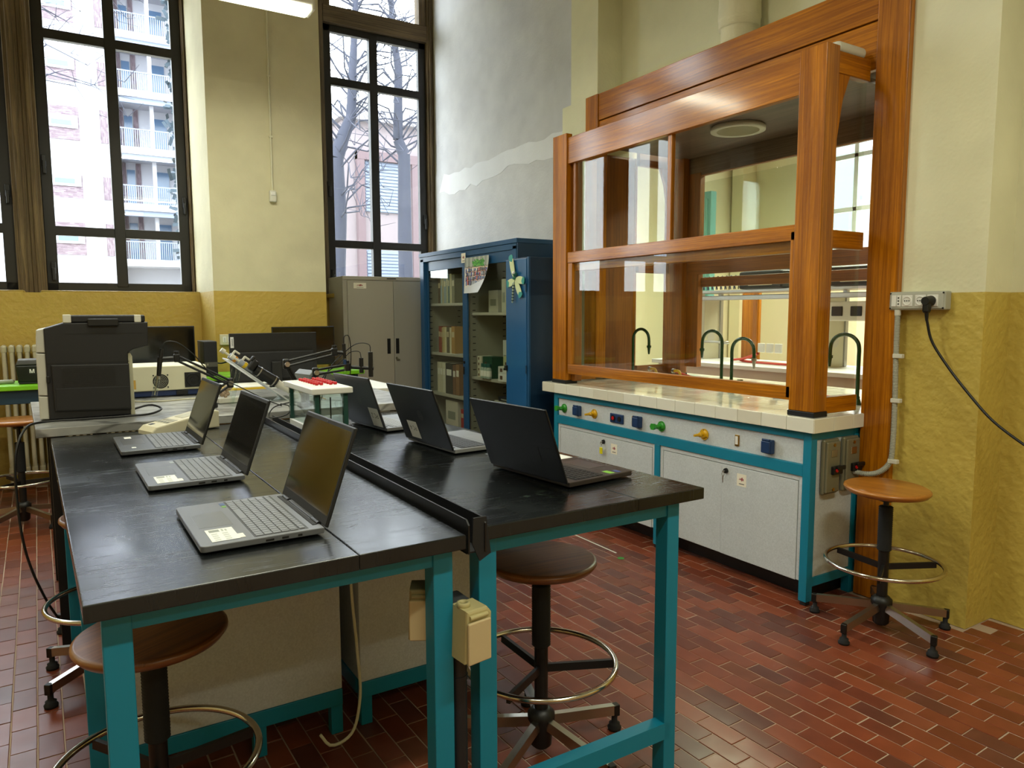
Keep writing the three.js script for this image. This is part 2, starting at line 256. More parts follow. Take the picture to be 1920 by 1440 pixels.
// ---------- lamps ----------
function batten(name, label, x0, x1, y, z, cat = 'lamp', k = 1) {
  const L = x1 - x0, t = T(name, label, cat, [(x0 + x1) / 2, y, z], 0, null);
  P(t, 'housing', RB(L, 0.05, 0.15, 0.012, 0, 0.045, 0), M.white);
  PE(t, 'end_cap', [RB(0.02, 0.085, 0.155, 0.01, -L / 2, 0.028, 0), RB(0.02, 0.085, 0.155, 0.01, L / 2, 0.028, 0)], M.offWhite);
  P(t, 'diffuser', RB(L - 0.02, 0.05, 0.14, 0.02, 0, 0.0, 0), std(0xf4f0e0, 0.5, { emissive: LAMP_COLOR, emissiveIntensity: 1.5 }));
  const hang = []; for (const s of [-0.4, 0.4]) hang.push(rod([s * L, 0.07, 0], [s * L, HZ - y, 0], 0.004)); P(t, 'suspension_rod', hang, M.steel);
  const l = new THREE.RectAreaLight(LAMP_COLOR, LAMP_RADIANCE * k, L - 0.04, 0.13); l.position.set(0, -0.03, 0); l.rotation.x = -Math.PI / 2; t.add(l);
  return t;
}
batten('ceiling_lamp', 'white fluorescent batten hanging before the window pier, its bright end cut by the picture top', 0.30, 1.50, 3.40, -4.95, 'lamp', 1.35);
batten('ceiling_lamp', 'white fluorescent batten hanging near the windows, beside the radiator bay', -2.85, -1.58, 3.31, -4.7);
batten('ceiling_lamp', 'white fluorescent batten hanging above the table with the closed laptop lids', 0.30, 1.57, 3.76, -2.6);
batten('ceiling_lamp', 'white fluorescent batten hanging above the aisle beside the open laptops', -1.40, -0.13, 3.76, -2.6);
batten('ceiling_lamp', 'white fluorescent batten hanging over the floor beside the tall wooden post', 0.9, 2.17, 3.53, 0.2, 'lamp', 1.9);
batten('ceiling_lamp', 'white fluorescent batten hanging behind the viewer over the bench row', -1.3, -0.03, 3.53, 0.2);
batten('ceiling_lamp', 'white fluorescent batten hanging at the rear of the room near the entrance wall', 0.3, 1.57, 3.53, 2.4);
batten('ceiling_lamp', 'white fluorescent batten of the next room above its bench', 5.0, 6.3, 3.4, -4.6, 'lamp', 4.6);
batten('ceiling_lamp', 'white fluorescent batten of the next room near its window', 6.6, 7.9, 3.4, -4.6, 'lamp', 4.6);
batten('ceiling_lamp', 'white fluorescent batten of the next room behind the wooden post', 5.0, 6.3, 3.4, -1.8, 'lamp', 4.6);
// ---------- outside ----------
{
  O('courtyard_ground', 'pale gravel yard outside below the windows', 'ground', Bx(-40, 60, -0.6, -0.5, -70, -8.4), std(0xa9a498, 0.9)).userData.kind = 'structure';
  const k = 1.28, X = (x) => x * k, Y = (y) => 1.42 + (y - 1.42) * k, Z = -46;
  const W = std(0x9fa0a8, 0.8), brick = std(0xffffff, 0.9, { map: tex(256, (u, v) => { const r = Math.floor(v * 32), c = Math.floor(u * 10 + (r & 1) * 0.5), m = (v * 32) % 1 < 0.15 ? 0.12 : 0, h = hash(c, r, 4) * 0.12; return [0.30 + h + m, 0.25 + h + m, 0.28 + h + m]; }, 0.5, 0.5, true) });
  const win = std(0x46607e, 0.2), shut = std(0x646d7e, 0.7), pale = std(0xdfe2ec, 0.7);
  const a = T('apartment_block', 'tall white and brick apartment block with stacked balconies across the yard', 'building', [0, 0, Z]);
  P(a, 'wall', [Bx(X(-9), X(2.3), -0.5, 24, -8, 0), Bx(X(4.95), X(9), -0.5, 26, -8, 0.6), Bx(X(2.3), X(4.95), -0.5, 24, -8, -1.9)], W);
  const floorH = 2.36;
  for (let f = 0; f < 7; f++) {
    const y = 3.75 + f * floorH;
    for (const [x0, x1] of [[-0.9, 1.0], [1.75, 2.32], [-7, -4.6]]) P(a, 'brick_panel', Bx(X(x0), X(x1), Y(y + 0.15), Y(y + 1.5 - (f % 2) * 0.4), -0.02, 0.06), brick);
    const bw = P(a, 'window', Bx(X(-0.15), X(0.95), Y(y + 0.62), Y(y + 1.12), 0.02, 0.16), W); P(bw, 'pane', Bx(X(0.0), X(0.72), Y(y + 0.72), Y(y + 0.92), 0.1, 0.18), win);
    const rw = P(a, 'window', Bx(X(1.12), X(1.75), Y(y - 0.1), Y(y + 1.75), 0.0, 0.1), pale); P(rw, 'railing', [...Array(9).keys()].map((i) => B(0.03, 0.8 * k * 0.6, 0.03, X(1.2 + i * 0.06), Y(y + 0.15), 0.2)), shut);
    const bal = P(a, 'balcony', [Bx(X(2.35), X(5.0), Y(y - 0.28), Y(y), -1.9, 0.9), Bx(X(2.3), X(2.42), Y(y - 0.2), Y(y + 2.2), -1.9, 0.0), Bx(X(3.7), X(3.85), Y(y), Y(y + 2.1), -0.4, -0.1)], W);
    P(bal, 'railing', [...Array(30).keys()].map((i) => B(0.035, 0.95, 0.035, X(2.45 + i * 0.082), Y(y) + 0.48, 0.8)).concat([B(X(2.5), 0.06, 0.06, X(3.66), Y(y) + 0.97, 0.8)]), shut);
    PE(bal, 'brick_panel', [Bx(X(2.42), X(2.75), Y(y), Y(y + 2.05), -1.9, -1.8), Bx(X(3.15), X(3.35), Y(y), Y(y + 2.05), -1.9, -1.8)], brick);
    PE(bal, 'door', [Bx(X(2.78), X(3.1), Y(y), Y(y + 1.75), -1.9, -1.82), Bx(X(3.95), X(4.5), Y(y), Y(y + 1.75), -1.9, -1.82)], win);
    P(bal, 'awning', [Bx(X(2.5), X(4.95), Y(y + 1.85), Y(y + 2.08), 0.5, 0.75)], shut);
  }
  const pink = std(0x57484c, 0.9), v = T('courtyard_house', 'low pale pink house with a flat cornice and shuttered window behind the bare trees', 'building', [0, 0, -26]);
  PE(v, 'wall', [Bx(8.9, 22, -0.6, 8.35, -8, 0), Bx(6.0, 8.9, -0.6, 7.6, -8, -1.2)], std(0x6f6669, 0.9)); P(v, 'cornice', [Bx(8.7, 22, 8.35, 8.65, -8, 0.35), Bx(8.8, 22, 8.65, 8.8, -8, 0.2), Bx(5.9, 8.8, 7.6, 7.9, -8, -0.95)], std(0x7c797e, 0.9));
  PE(v, 'pilaster', [Bx(9.35, 9.62, -0.6, 7.3, 0, 0.25), Bx(11.5, 11.9, -0.6, 7.3, 0, 0.25), Bx(9.35, 11.9, 6.98, 7.3, 0, 0.26)], pink);
  for (const [y0, y1] of [[5.15, 6.98], [1.2, 3.75]]) { const sh = P(v, 'shutter', Bx(9.68, 11.44, y0, y1, 0, 0.06), shut); P(sh, 'slat', [...Array(Math.round((y1 - y0) / 0.12)).keys()].map((i) => Bx(9.7, 11.42, y0 + 0.02 + i * 0.12, y0 + 0.1 + i * 0.12, 0.05, 0.1)), shut); }
  P(v, 'window', Bx(7.2, 8.3, 1.5, 3.4, -1.22, -1.14), shut);
  const nb = T('neighbour_house', 'pale grey house wall outside the far window of the next room', 'building', [15, 0, -9]), gw = std(0x8d8f96, 0.9);
  P(nb, 'wall', Bx(0, 6, -0.6, 12, -9, 9), gw); for (let i = 0; i < 5; i++) for (let j = 0; j < 3; j++) { const q = P(nb, 'window', Bx(-0.12, 0.02, 0.6 + j * 3.2, 2.8 + j * 3.2, -6.6 + i * 3, -5.2 + i * 3), std(0xb4b6bb, 0.8)); P(q, 'pane', Bx(-0.15, -0.1, 0.8 + j * 3.2, 2.6 + j * 3.2, -6.4 + i * 3, -5.4 + i * 3), win); }
  // bare trees
  const bark = std(0x2c2f3d, 0.9);
  function tree(label, trunk, r, n, spread, up) {
    const t = T('bare_tree', label, 'tree', trunk[0], 0, null), o = trunk[0], path = trunk.map((p) => [p[0] - o[0], p[1] - o[1], p[2] - o[2]]);
    const curve = new THREE.CatmullRomCurve3(path.map((p) => V(...p)), false, 'centripetal'), parts = [];
    for (let i = 0; i < path.length - 1; i++) { const q = 1 - i / path.length; parts.push(rod(path[i], path[i + 1], r * q + 0.02, r * (q - 1 / path.length) + 0.02, 9)); }
    P(t, 'trunk', parts, bark);
    const tw = [];
    for (let b = 0; b < n; b++) {
      const s = rr(up, 1), p = curve.getPoint(s), a0 = rr(0, 6.28), L = rr(0.6, 1) * spread; let prev = p;
      for (let q = 1; q <= 4; q++) {
        const nx = V(p.x + Math.cos(a0) * L * q / 4 + rr(-0.12, 0.12), p.y + L * 0.3 * Math.sin(q * 0.7) + rr(-0.15, 0.2), p.z + Math.sin(a0) * L * q / 4);
        tw.push(rod([prev.x, prev.y, prev.z], [nx.x, nx.y, nx.z], 0.026 * (1.1 - q / 5), 0.026 * (1.1 - (q + 1) / 5.5), 5));
        if (q > 1) for (let h = 0; h < 2; h++) { const e = V(nx.x + rr(-0.5, 0.5), nx.y + rr(-0.1, 0.55), nx.z + rr(-0.4, 0.4)); tw.push(rod([nx.x, nx.y, nx.z], [e.x, e.y, e.z], 0.009, 0.004, 4)); }
        prev = nx;
      }
    }
    P(t, 'branches', tw, bark);
  }
  tree('bare tree with a bent grey trunk close outside the narrow window', [[4.85, -0.5, -15], [4.92, 2.4, -15], [5.0, 3.5, -15], [4.98, 4.6, -15], [5.14, 5.05, -15], [5.34, 5.5, -15], [5.38, 6.3, -15], [5.45, 7.2, -15], [5.6, 9.5, -15]], 0.21, 60, 2.1, 0.2);
  tree('bare forked tree with knotted trunk beside the wall of the narrow window', [[6.62, -0.5, -15.2], [6.58, 3.1, -15.2], [6.6, 4.9, -15.2], [6.46, 5.2, -15.2], [6.5, 6.7, -15.2], [6.4, 7.4, -15.2], [6.3, 9.4, -15.2]], 0.16, 50, 1.8, 0.25);
  tree('bare tree whose twigs cross the upper panes before the apartment block', [[-1.6, -0.5, -20], [-1.4, 5, -20], [-0.9, 8, -20], [0.2, 9.8, -20], [1.4, 11.4, -20]], 0.24, 80, 3.4, 0.3);
  const ev = T('evergreen_sprig_tree', 'dark leafy evergreen tree at the edge of the middle window', 'tree', [2.45, -0.5, -18]), lf = [];
  P(ev, 'trunk', rod([0, 0, 0], [0.1, 9, 0], 0.08, 0.03), bark);
  for (let i = 0; i < 900; i++) { const y = rr(3.2, 10), x = rr(-0.28, 1.0) * (0.5 + 0.5 * Math.abs(Math.sin(y * 1.7))); lf.push(new THREE.PlaneGeometry(0.07, 0.2).rotateX(rr(-1.5, 1.5)).rotateZ(rr(0, 6.28)).translate(x, y, rr(-0.5, 0.5))); }
  P(ev, 'leaves', lf, std(0x26343f, 0.8, { side: THREE.DoubleSide }));
}

// ---------- fume hood ----------
{
  const h = T('fume_hood', 'large varnished wooden fume hood with sash windows above the white tiled counter', 'fume hood', [3.36, 0.92, -3.19]);
  const p = (n, x0, x1, y0, y1, z0, z1, m = M.wood, r = 0.004) => P(h, n, RBx(x0 - 3.36, x1 - 3.36, y0 - 0.92, y1 - 0.92, z0 + 3.19, z1 + 3.19, r), m);
  const zA = -4.26, zB = -2.12;
  // wall posts and header boards
  p('wall_post', 3.325, 3.42, -0.0 + 0.003, 3.3, -2.112, -1.956); p('wall_post', 3.325, 3.42, 0.935, 2.97, -4.355, -4.215);
  p('header_board', 3.335, 3.375, 2.785, 2.97, -4.215, -2.112); p('header_board', 3.34, 3.375, 2.56, 2.78, -4.215, -2.112);
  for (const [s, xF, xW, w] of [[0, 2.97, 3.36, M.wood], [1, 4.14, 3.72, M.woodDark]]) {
    const dir = s ? -1 : 1, X = (a, b) => s ? [xF - b, xF - a] : [xF + a, xF + b];
    const q = (n, a, b, y0, y1, z0, z1, m = w, r) => p(n, ...X(a, b), y0, y1, z0, z1, m, r);
    q('corner_post', 0, 0.095, 0.945, 2.62, -2.262, -2.12); q('corner_post', 0, 0.05, 0.94, 2.63, -4.26, -4.10);
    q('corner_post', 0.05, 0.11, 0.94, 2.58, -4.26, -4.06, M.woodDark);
    q('post_shoe', -0.004, 0.1, 0.92, 0.946, -2.266, -2.117, M.darkMetal); q('post_shoe', -0.004, 0.1, 0.92, 0.946, -4.264, -4.096, M.darkMetal);
    q('top_beam', 0.012, 0.05, 2.425, 2.60, -4.10, -2.262);
    // upper sash
    const us = new THREE.Group(); us.name = 'upper_sash'; h.add(us);
    const u = (n, a, b, y0, y1, z0, z1, m = w, par = us, r = 0.004) => { const [x0, x1] = X(a, b); return P(par, n, RBx(x0 - 3.36, x1 - 3.36, y0 - 0.92, y1 - 0.92, z0 + 3.19, z1 + 3.19, r), m); };
    if (!s) {
      u('stile', 0.03, 0.06, 1.76, 2.44, -3.155, -3.12); u('stile', 0.03, 0.06, 1.76, 2.44, -4.06, -4.035, M.woodDark);
      u('pane', 0.043, 0.047, 1.80, 2.44, -4.05, -3.14, M.hoodGlass, us, 0.001); u('pane', 0.043, 0.047, 1.80, 2.44, -3.13, -2.255, M.hoodGlass, us, 0.001);
    } else u('pane', 0.043, 0.047, 1.80, 2.44, -4.05, -2.255, M.hoodGlass, us, 0.001);
    u('rail', 0.03, 0.062, 1.70, 1.80, -4.06, -2.25);
    // lower sash (the rear one is pushed up)
    const dy = s ? 0.62 : 0, ls = new THREE.Group(); ls.name = 'lower_sash'; h.add(ls);
    const l = (...a) => u(a[0], a[1], a[2], a[3] + dy, a[4] + dy, a[5], a[6], a[7], ls, a[8]);
    if (!s) { l('rail', 0.004, 0.034, 1.755, 1.83, -4.09, -2.252); l('rail', 0.004, 0.034, 0.992, 1.06, -4.085, -2.252); l('stile', 0.004, 0.034, 1.06, 1.755, -4.085, -4.035); l('stile', 0.004, 0.034, 1.0, 1.8, -2.285, -2.25); l('pane', 0.016, 0.020, 1.055, 1.76, -4.04, -2.28, M.hoodGlass, 0.001); }
    else { l('rail', 0.004, 0.03, 0.985, 1.055, -4.07, -2.26); l('pane', 0.016, 0.020, 1.05, 1.76, -4.07, -2.26, M.hoodGlass, 0.001); }
    // end frames: rails, gusset and glass
    for (const [z0, z1] of [[zA + 0.02, zA + 0.055], [zB - 0.055, zB - 0.015]]) {
      const e = new THREE.Group(); e.name = 'end_frame'; h.add(e);
      const f = (n, a, b, y0, y1, zz0 = z0, zz1 = z1, m = w, r) => u(n, a, b, y0, y1, zz0, zz1, m, e, r), D = Math.abs(xW - xF) - (s ? 0 : 0.035);
      f('rail', 0.095, D, 2.505, 2.605); f('rail', 0.095, D, 1.715, 1.80); f('rail', 0.095, D, 0.93, 1.01);
      f('pane', 0.095, D, 1.01, 1.715, (z0 + z1) / 2 - 0.002, (z0 + z1) / 2 + 0.002, M.hoodGlass, 0.001); f('pane', 0.095, D, 1.80, 2.505, (z0 + z1) / 2 - 0.002, (z0 + z1) / 2 + 0.002, M.hoodGlass, 0.001);
      const g = prism(dir > 0 ? [[0, 0], [0, -0.36], [0.02, -0.34], [0.06, -0.12], [0.11, 0]] : [[0, 0], [-0.11, 0], [-0.06, -0.12], [-0.02, -0.34], [0, -0.36]], z0 + 0.004, z1 - 0.004, 0.002);
      P(e, 'gusset', g.translate(xF + dir * 0.093 - 3.36, 2.507 - 0.92, 3.19), w);
    }
  }
  // inside: roof with duct collar, jambs through the wall, sloped rear lintel
  const hole = new THREE.Shape([[2.99, -4.1], [4.12, -4.1], [4.12, -2.265], [2.99, -2.265]].map(([x, z]) => new THREE.Vector2(x - 3.36, -(z + 3.19)))); const c0 = new THREE.Path(); c0.absarc(0.27, 0.01, 0.135, 0, 6.3, true); hole.holes.push(c0);
  P(h, 'roof', boxUV(new THREE.ExtrudeGeometry(hole, { depth: 0.025, bevelEnabled: false, curveSegments: 24 }).rotateX(-Math.PI / 2).translate(0, 2.565 - 0.92, 0)), M.woodHood);
  P(h, 'duct_collar', lathe([[0.128, -0.02], [0.165, -0.02], [0.165, 0.0], [0.15, 0.012], [0.138, 0.012], [0.138, 0.14], [0.128, 0.14], [0.128, -0.02]], 32).translate(0.27, 2.555 - 0.92, -0.01), M.offWhite);
  p('wall_lining', 3.425, 3.70, 0.925, 2.56, -4.262, -4.235, M.woodDark); p('wall_lining', 3.425, 3.70, 0.925, 2.56, -2.145, -2.118, M.woodDark);
  p('wall_lining', 3.70, 3.73, 0.925, 2.56, -4.40, -4.235, M.wood); p('wall_lining', 3.70, 3.73, 0.925, 2.56, -2.145, -1.98, M.wood);
  p('rear_lintel', 4.085, 4.11, 2.43, 2.565, -4.06, -2.26, M.woodHood);
  p('rear_mullion', 4.08, 4.13, 1.0, 2.45, -4.06, -3.94, M.woodDark);
  // joints of the roof cladding
  P(h, 'lamp_housing', RB(0.22, 0.05, 0.13, 0.022, -0.16, 2.635 - 0.92, 0.98), M.offWhite);
  O('exhaust_duct', 'cream painted round exhaust pipe rising above the wooden fume hood', 'pipe', [lathe([[0.105, 0.075], [0.105, 0.16], [0.118, 0.165], [0.118, 0.2], [0.122, 0.22], [0.118, 0.34], [0.124, 0.35], [0.118, 0.365], [0.118, 2.7]], 36).translate(3.46, 2.90, -3.06)], M.plaster);
}
// ---------- counter under the hood ----------
{
  const W = T('tiled_worktop', 'white tiled counter top under the wooden fume hood', 'counter top', [2.94, 0.85, -2.095]);
  P(W, 'grout_bed', Bx(0.004, 1.42, 0.002, 0.066, -2.252, -0.004), std(0xb9b39f, 0.9));
  const mk = (w, hh, d) => RB(w, hh, d, 0.002, 0, 0, 0, 1);
  const top = mk(0.148, 0.006, 0.148), fr = mk(0.006, 0.066, 0.148), en = mk(0.148, 0.066, 0.006);
  for (let i = 0; i < 15; i++) { const z = -0.075 - i * 0.15; for (let j = 0; j < 9; j++) P(W, 'tile', top, rnd() < 0.7 ? M.whiteTile : M.whiteTile2).position.set(0.075 + j * 0.15, 0.067, z); P(W, 'tile', fr, rnd() < 0.7 ? M.whiteTile : M.whiteTile2).position.set(0.001, 0.035, z); }
  for (let j = 0; j < 3; j++) P(W, 'tile', en, M.whiteTile).position.set(0.075 + j * 0.15, 0.035, -0.001);

  const c = T('lab_counter', 'grey panelled lab counter in a turquoise steel frame carrying the tiled top', 'cabinet', [2.97, 0, -2.126]);
  const b = (n, x0, x1, y0, y1, z0, z1, m, r = 0.002, par = c) => P(par, n, RBx(x0, x1, y0, y1, z0, z1, r), m);
  for (const z of [-2.114, -1.067, -0.044]) { b('leg', 0, 0.045, 0.02, z === -1.067 ? 0.632 : 0.85, z, z + 0.044, M.teal); b('foot', 0.005, 0.04, 0, 0.022, z + 0.006, z + 0.038, M.rubber); }
  b('leg', 0.34, 0.38, 0.0, 0.85, -0.044, 0, M.teal);
  b('frame_rail', 0, 0.04, 0.812, 0.85, -2.07, -0.044, M.teal); b('frame_rail', 0, 0.04, 0.632, 0.69, -2.07, -0.044, M.teal);
  b('frame_rail', 0.045, 0.34, 0.81, 0.85, -0.04, -0.002, M.teal); b('frame_rail', 0.045, 0.37, 0.09, 0.135, -0.04, -0.002, M.teal);
  b('utility_panel', 0.012, 0.03, 0.69, 0.812, -2.07, -0.044, M.laminate); b('end_panel', 0.045, 0.36, 0.135, 0.81, -0.03, -0.008, M.laminate);
  b('carcass', 0.03, 0.37, 0.12, 0.80, -2.07, -0.05, M.blackMatte); b('plinth', 0.12, 0.36, 0.0, 0.12, -2.05, -0.06, M.black);
  for (const [z0, z1, zs] of [[-2.07, -1.067, -1.585], [-1.023, -0.044, -0.548]]) {
    b('door_surround', 0.008, 0.028, 0.115, 0.632, z0, z0 + 0.022, M.laminate); b('door_surround', 0.008, 0.028, 0.115, 0.632, z1 - 0.022, z1, M.laminate); b('door_surround', 0.008, 0.028, 0.607, 0.632, z0 + 0.022, z1 - 0.022, M.laminate);
    for (const [a, e, k] of [[z0 + 0.025, zs - 0.001, 0], [zs + 0.001, z1 - 0.026, 1]]) {
      const d = b('door', 0.010 - k * 0.003, 0.028, 0.112, 0.604, a, e, M.laminate);
      if (k) {
        P(d, 'lock', [Cx(0.013, 0.015, 0.012, 0.003, 0.572, a + 0.03, 16)], M.black);
        P(d, 'key', [rod([-0.004, 0.572, a + 0.03], [-0.022, 0.572, a + 0.03], 0.004), new THREE.TorusGeometry(0.009, 0.0016, 6, 14).rotateY(Math.PI / 2).translate(-0.018, 0.557, a + 0.03)], M.steel);
        if (zs < -1) P(d, 'key_tag', RB(0.006, 0.045, 0.028, 0.004, -0.014, 0.515, a + 0.028), M.yellowTag); else P(d, 'key_tag', [rod([-0.018, 0.55, a + 0.03], [-0.014, 0.51, a + 0.026], 0.003)], M.steel);
        P(d, 'sticker', new THREE.PlaneGeometry(0.062, 0.066).rotateY(-Math.PI / 2).translate(0.0062, 0.540, a + 0.135), stickerMat(), 'small paper label with red sketch');
      }
    }
  }
  function valve(z, m, nm, knob) {
    const g = P(c, nm, [Cx(0.031, 0.031, 0.006, 0.009, 0.745, z, 24), Cx(0.018, 0.026, 0.008, 0.003, 0.745, z), rod([0, 0.745, z], [-0.035, 0.745, z], 0.008), new THREE.SphereGeometry(0.014, 16, 12).translate(-0.022, 0.745, z)], m);
    if (knob) P(g, 'handle', [Cx(0.021, 0.019, 0.018, -0.052, 0.748, z - 0.004, 6), Cx(0.012, 0.012, 0.02, -0.038, 0.746, z - 0.002, 12)], m);
    else P(g, 'nozzle', [Cx(0.0065, 0.010, 0.04, -0.048, 0.745, z, 12), Cx(0.009, 0.009, 0.006, -0.04, 0.745, z, 12)], m);
    PE(g, 'screw', [0, 2.1, 4.2].map((a) => Cx(0.003, 0.003, 0.004, 0.005, 0.745 + 0.025 * Math.cos(a), z + 0.025 * Math.sin(a), 8)), M.steel);
  }
  valve(-2.001, M.greenPaint, 'water_valve', 1); valve(-1.661, M.yellowPaint, 'gas_valve', 0); valve(-1.02, M.greenPaint, 'water_valve', 1); valve(-0.682, M.yellowPaint, 'gas_valve', 0);
  for (const z of [-1.832, -1.217, -0.244]) { const s = P(c, 'socket', [RBx(-0.018, 0.012, 0.712, 0.782, z - 0.03, z + 0.03, 0.006, 2), RBx(-0.028, -0.016, 0.716, 0.776, z - 0.026, z + 0.026, 0.005, 2)], M.bluePlastic); P(s, 'hinge', Cz(0.005, 0.005, 0.045, -0.02, 0.782, z, 10), M.bluePlastic); }
  const s2 = P(c, 'socket_pair', RBx(0.002, 0.012, 0.712, 0.772, -1.49, -1.36, 0.006, 2), M.bluePlastic);
  PE(s2, 'socket_face', [Cx(0.019, 0.019, 0.004, 0.0, 0.742, -1.455, 20), Cx(0.016, 0.016, 0.004, 0.0, 0.742, -1.395, 20)], M.black); P(s2, 'indicator', Cx(0.012, 0.012, 0.006, -0.001, 0.742, -1.455, 16), M.red);
  for (const z of [-1.268, -0.451]) { const l = P(c, 'label_holder', RBx(0.006, 0.012, 0.715, 0.775, z - 0.014, z + 0.014, 0.002), M.brass); P(l, 'card', RBx(0.003, 0.007, 0.725, 0.768, z - 0.008, z + 0.008, 0.001), M.paper); }
}
function stickerMat() {
  return std(0xffffff, 0.7, { map: canvasTex(128, 128, (g) => { g.fillStyle = '#e9e2cf'; g.fillRect(0, 0, 128, 128); g.strokeStyle = '#8a2a30'; g.lineWidth = 4; for (let i = 0; i < 9; i++) { g.beginPath(); g.moveTo(25 + i * 8, 35 + hash(i, 1, 1) * 35); g.bezierCurveTo(30 + hash(i, 2, 1) * 70, 20 + hash(i, 3, 1) * 60, 30 + hash(i, 4, 1) * 70, 25 + hash(i, 5, 1) * 60, 35 + hash(i, 6, 1) * 60, 40 + hash(i, 7, 1) * 40); g.stroke(); } g.fillStyle = '#33302c'; g.fillRect(30, 100, 70, 8); }) });
}
{
  // two isolator switches on the counter's end panel
  for (const [x, l] of [[3.105, 'grey metal isolator switch box on the counter end, the one nearer the turquoise leg'], [3.26, 'grey metal isolator switch box on the counter end, the one nearer the wooden post']]) {
    const s = T('isolator_switch', l, 'switch', [x, 0.675, -2.1305]), m = std(0x7f7c66, 0.4, { metalness: 0.3 });
    P(s, 'case', RBx(-0.06, 0.06, -0.135, 0.135, 0, 0.022, 0.02, 3), m); P(s, 'cover', RBx(-0.052, 0.052, -0.125, 0.125, 0.018, 0.034, 0.016, 3), m);
    P(s, 'handle', [RBx(-0.02, 0.052, -0.035, 0.005, 0.03, 0.05, 0.004), RBx(0.0, 0.06, -0.012, 0.008, 0.045, 0.06, 0.004)], M.black); P(s, 'indicator', Cz(0.008, 0.008, 0.006, 0.0, -0.014, 0.052, 16), M.red);
    P(s, 'plate', RBx(-0.022, 0.022, 0.05, 0.085, 0.032, 0.037, 0.002), M.steel); PE(s, 'screw', [Cz(0.008, 0.008, 0.006, 0, 0.108, 0.035, 12), Cz(0.008, 0.008, 0.006, 0, -0.108, 0.035, 12)], M.brass);
  }
  // gooseneck taps
  const taps = [[3.6, -4.115, 0.05, 'dark green gooseneck tap nearest the far end of the hood'], [3.6, -3.257, Math.PI, 'tallest dark green gooseneck tap standing free in the hood opening'], [3.55, -3.13, 0.35, 'short dark green gooseneck tap with a side valve and a bare hose tip'], [3.6, -2.31, Math.PI, 'dark green gooseneck tap behind the end glass near the wooden post']];
  taps.forEach(([x, z, a, l], i) => {
    const t = T('gooseneck_tap', l, 'tap', [x, 0.92, z], 0, null), hh = i === 2 ? 0.26 : 0.30, R = 0.085, s = i === 1 || i === 3 ? -1 : 1, pts = [[0, 0, 0], [0, 0.1, 0], [0, hh - 0.05, 0]];
    for (let k = 0; k <= 8; k++) { const q = Math.PI * k / 8; pts.push([0, hh + Math.sin(q) * 0.075, s * (R - Math.cos(q) * R)]); } pts.push([0, hh - 0.05, s * R * 2.02]);
    P(t, 'spout', tube(pts, 0.0105, 60, 12), M.darkGreen); P(t, 'base', [C(0.016, 0.024, 0.03, 0, 0.015, 0), C(0.014, 0.014, 0.02, 0, 0.035, 0)], M.darkGreen);
    P(t, 'nozzle', [C(0.016, 0.016, 0.016, 0, hh - 0.05, s * R * 2.02), C(0.012, 0.006, 0.05, 0, hh - 0.08, s * R * 2.02)], i === 2 ? M.steel : M.darkGreen);
    if (i === 2) P(t, 'valve', [Cz(0.02, 0.02, 0.05, 0, 0.04, 0.04), new THREE.SphereGeometry(0.024, 14, 10).translate(0, 0.04, 0.07), C(0.018, 0.018, 0.03, 0, 0.065, 0.07)], M.darkGreen);
  });
  for (const [z, l] of [[-3.86, 'yellow bent gas nozzle on the tiles near the hood corner'], [-3.62, 'yellow bent gas nozzle with an orange hose near the hood middle']]) { const t = T('gas_nozzle', l, 'tap', [3.6, 0.92, z]); P(t, 'pipe', tube([[0, 0, 0], [0, 0.06, 0], [0, 0.09, -0.02], [0, 0.09, -0.06]], 0.010, 24), M.yellowPaint); P(t, 'tip', Cz(0.016, 0.016, 0.02, 0, 0.09, -0.07), M.steel); P(t, 'base', C(0.02, 0.024, 0.016, 0, 0.008, 0), M.yellowPaint); }
  O('gas_hose', 'orange rubber hose lying on the tiles from a yellow nozzle', 'hose', tube([[3.6, 1.01, -3.70], [3.62, 0.98, -3.55], [3.66, 0.945, -3.4], [3.7, 0.933, -3.2], [3.74, 0.933, -2.9], [3.7, 0.933, -2.5], [3.66, 0.933, -2.35]], 0.008), M.redTube);
  const bu = T('gas_burner', 'small black and brass gas burner lying on the tiles near the corner post', 'burner', [3.52, 0.925, -2.78], 0.5); P(bu, 'barrel', Cx(0.012, 0.012, 0.11, 0, 0.03, 0), M.black); P(bu, 'base', C(0.035, 0.038, 0.012, 0.05, 0.008, 0.02), M.blackMatte); P(bu, 'valve', new THREE.SphereGeometry(0.018, 14, 10).translate(-0.06, 0.02, 0), M.brass);
  const cb = T('clamp_boss', 'black block clamp lying on the tiles beside the burner', 'clamp', [3.5, 0.922, -2.62], 0.2); P(cb, 'body', RB(0.1, 0.035, 0.04, 0.004, 0, 0.035, 0), M.black); PE(cb, 'screw', [C(0.01, 0.01, 0.02, -0.03, 0.008, 0.01), C(0.01, 0.01, 0.02, 0.03, 0.008, 0.01)], M.steel);
}
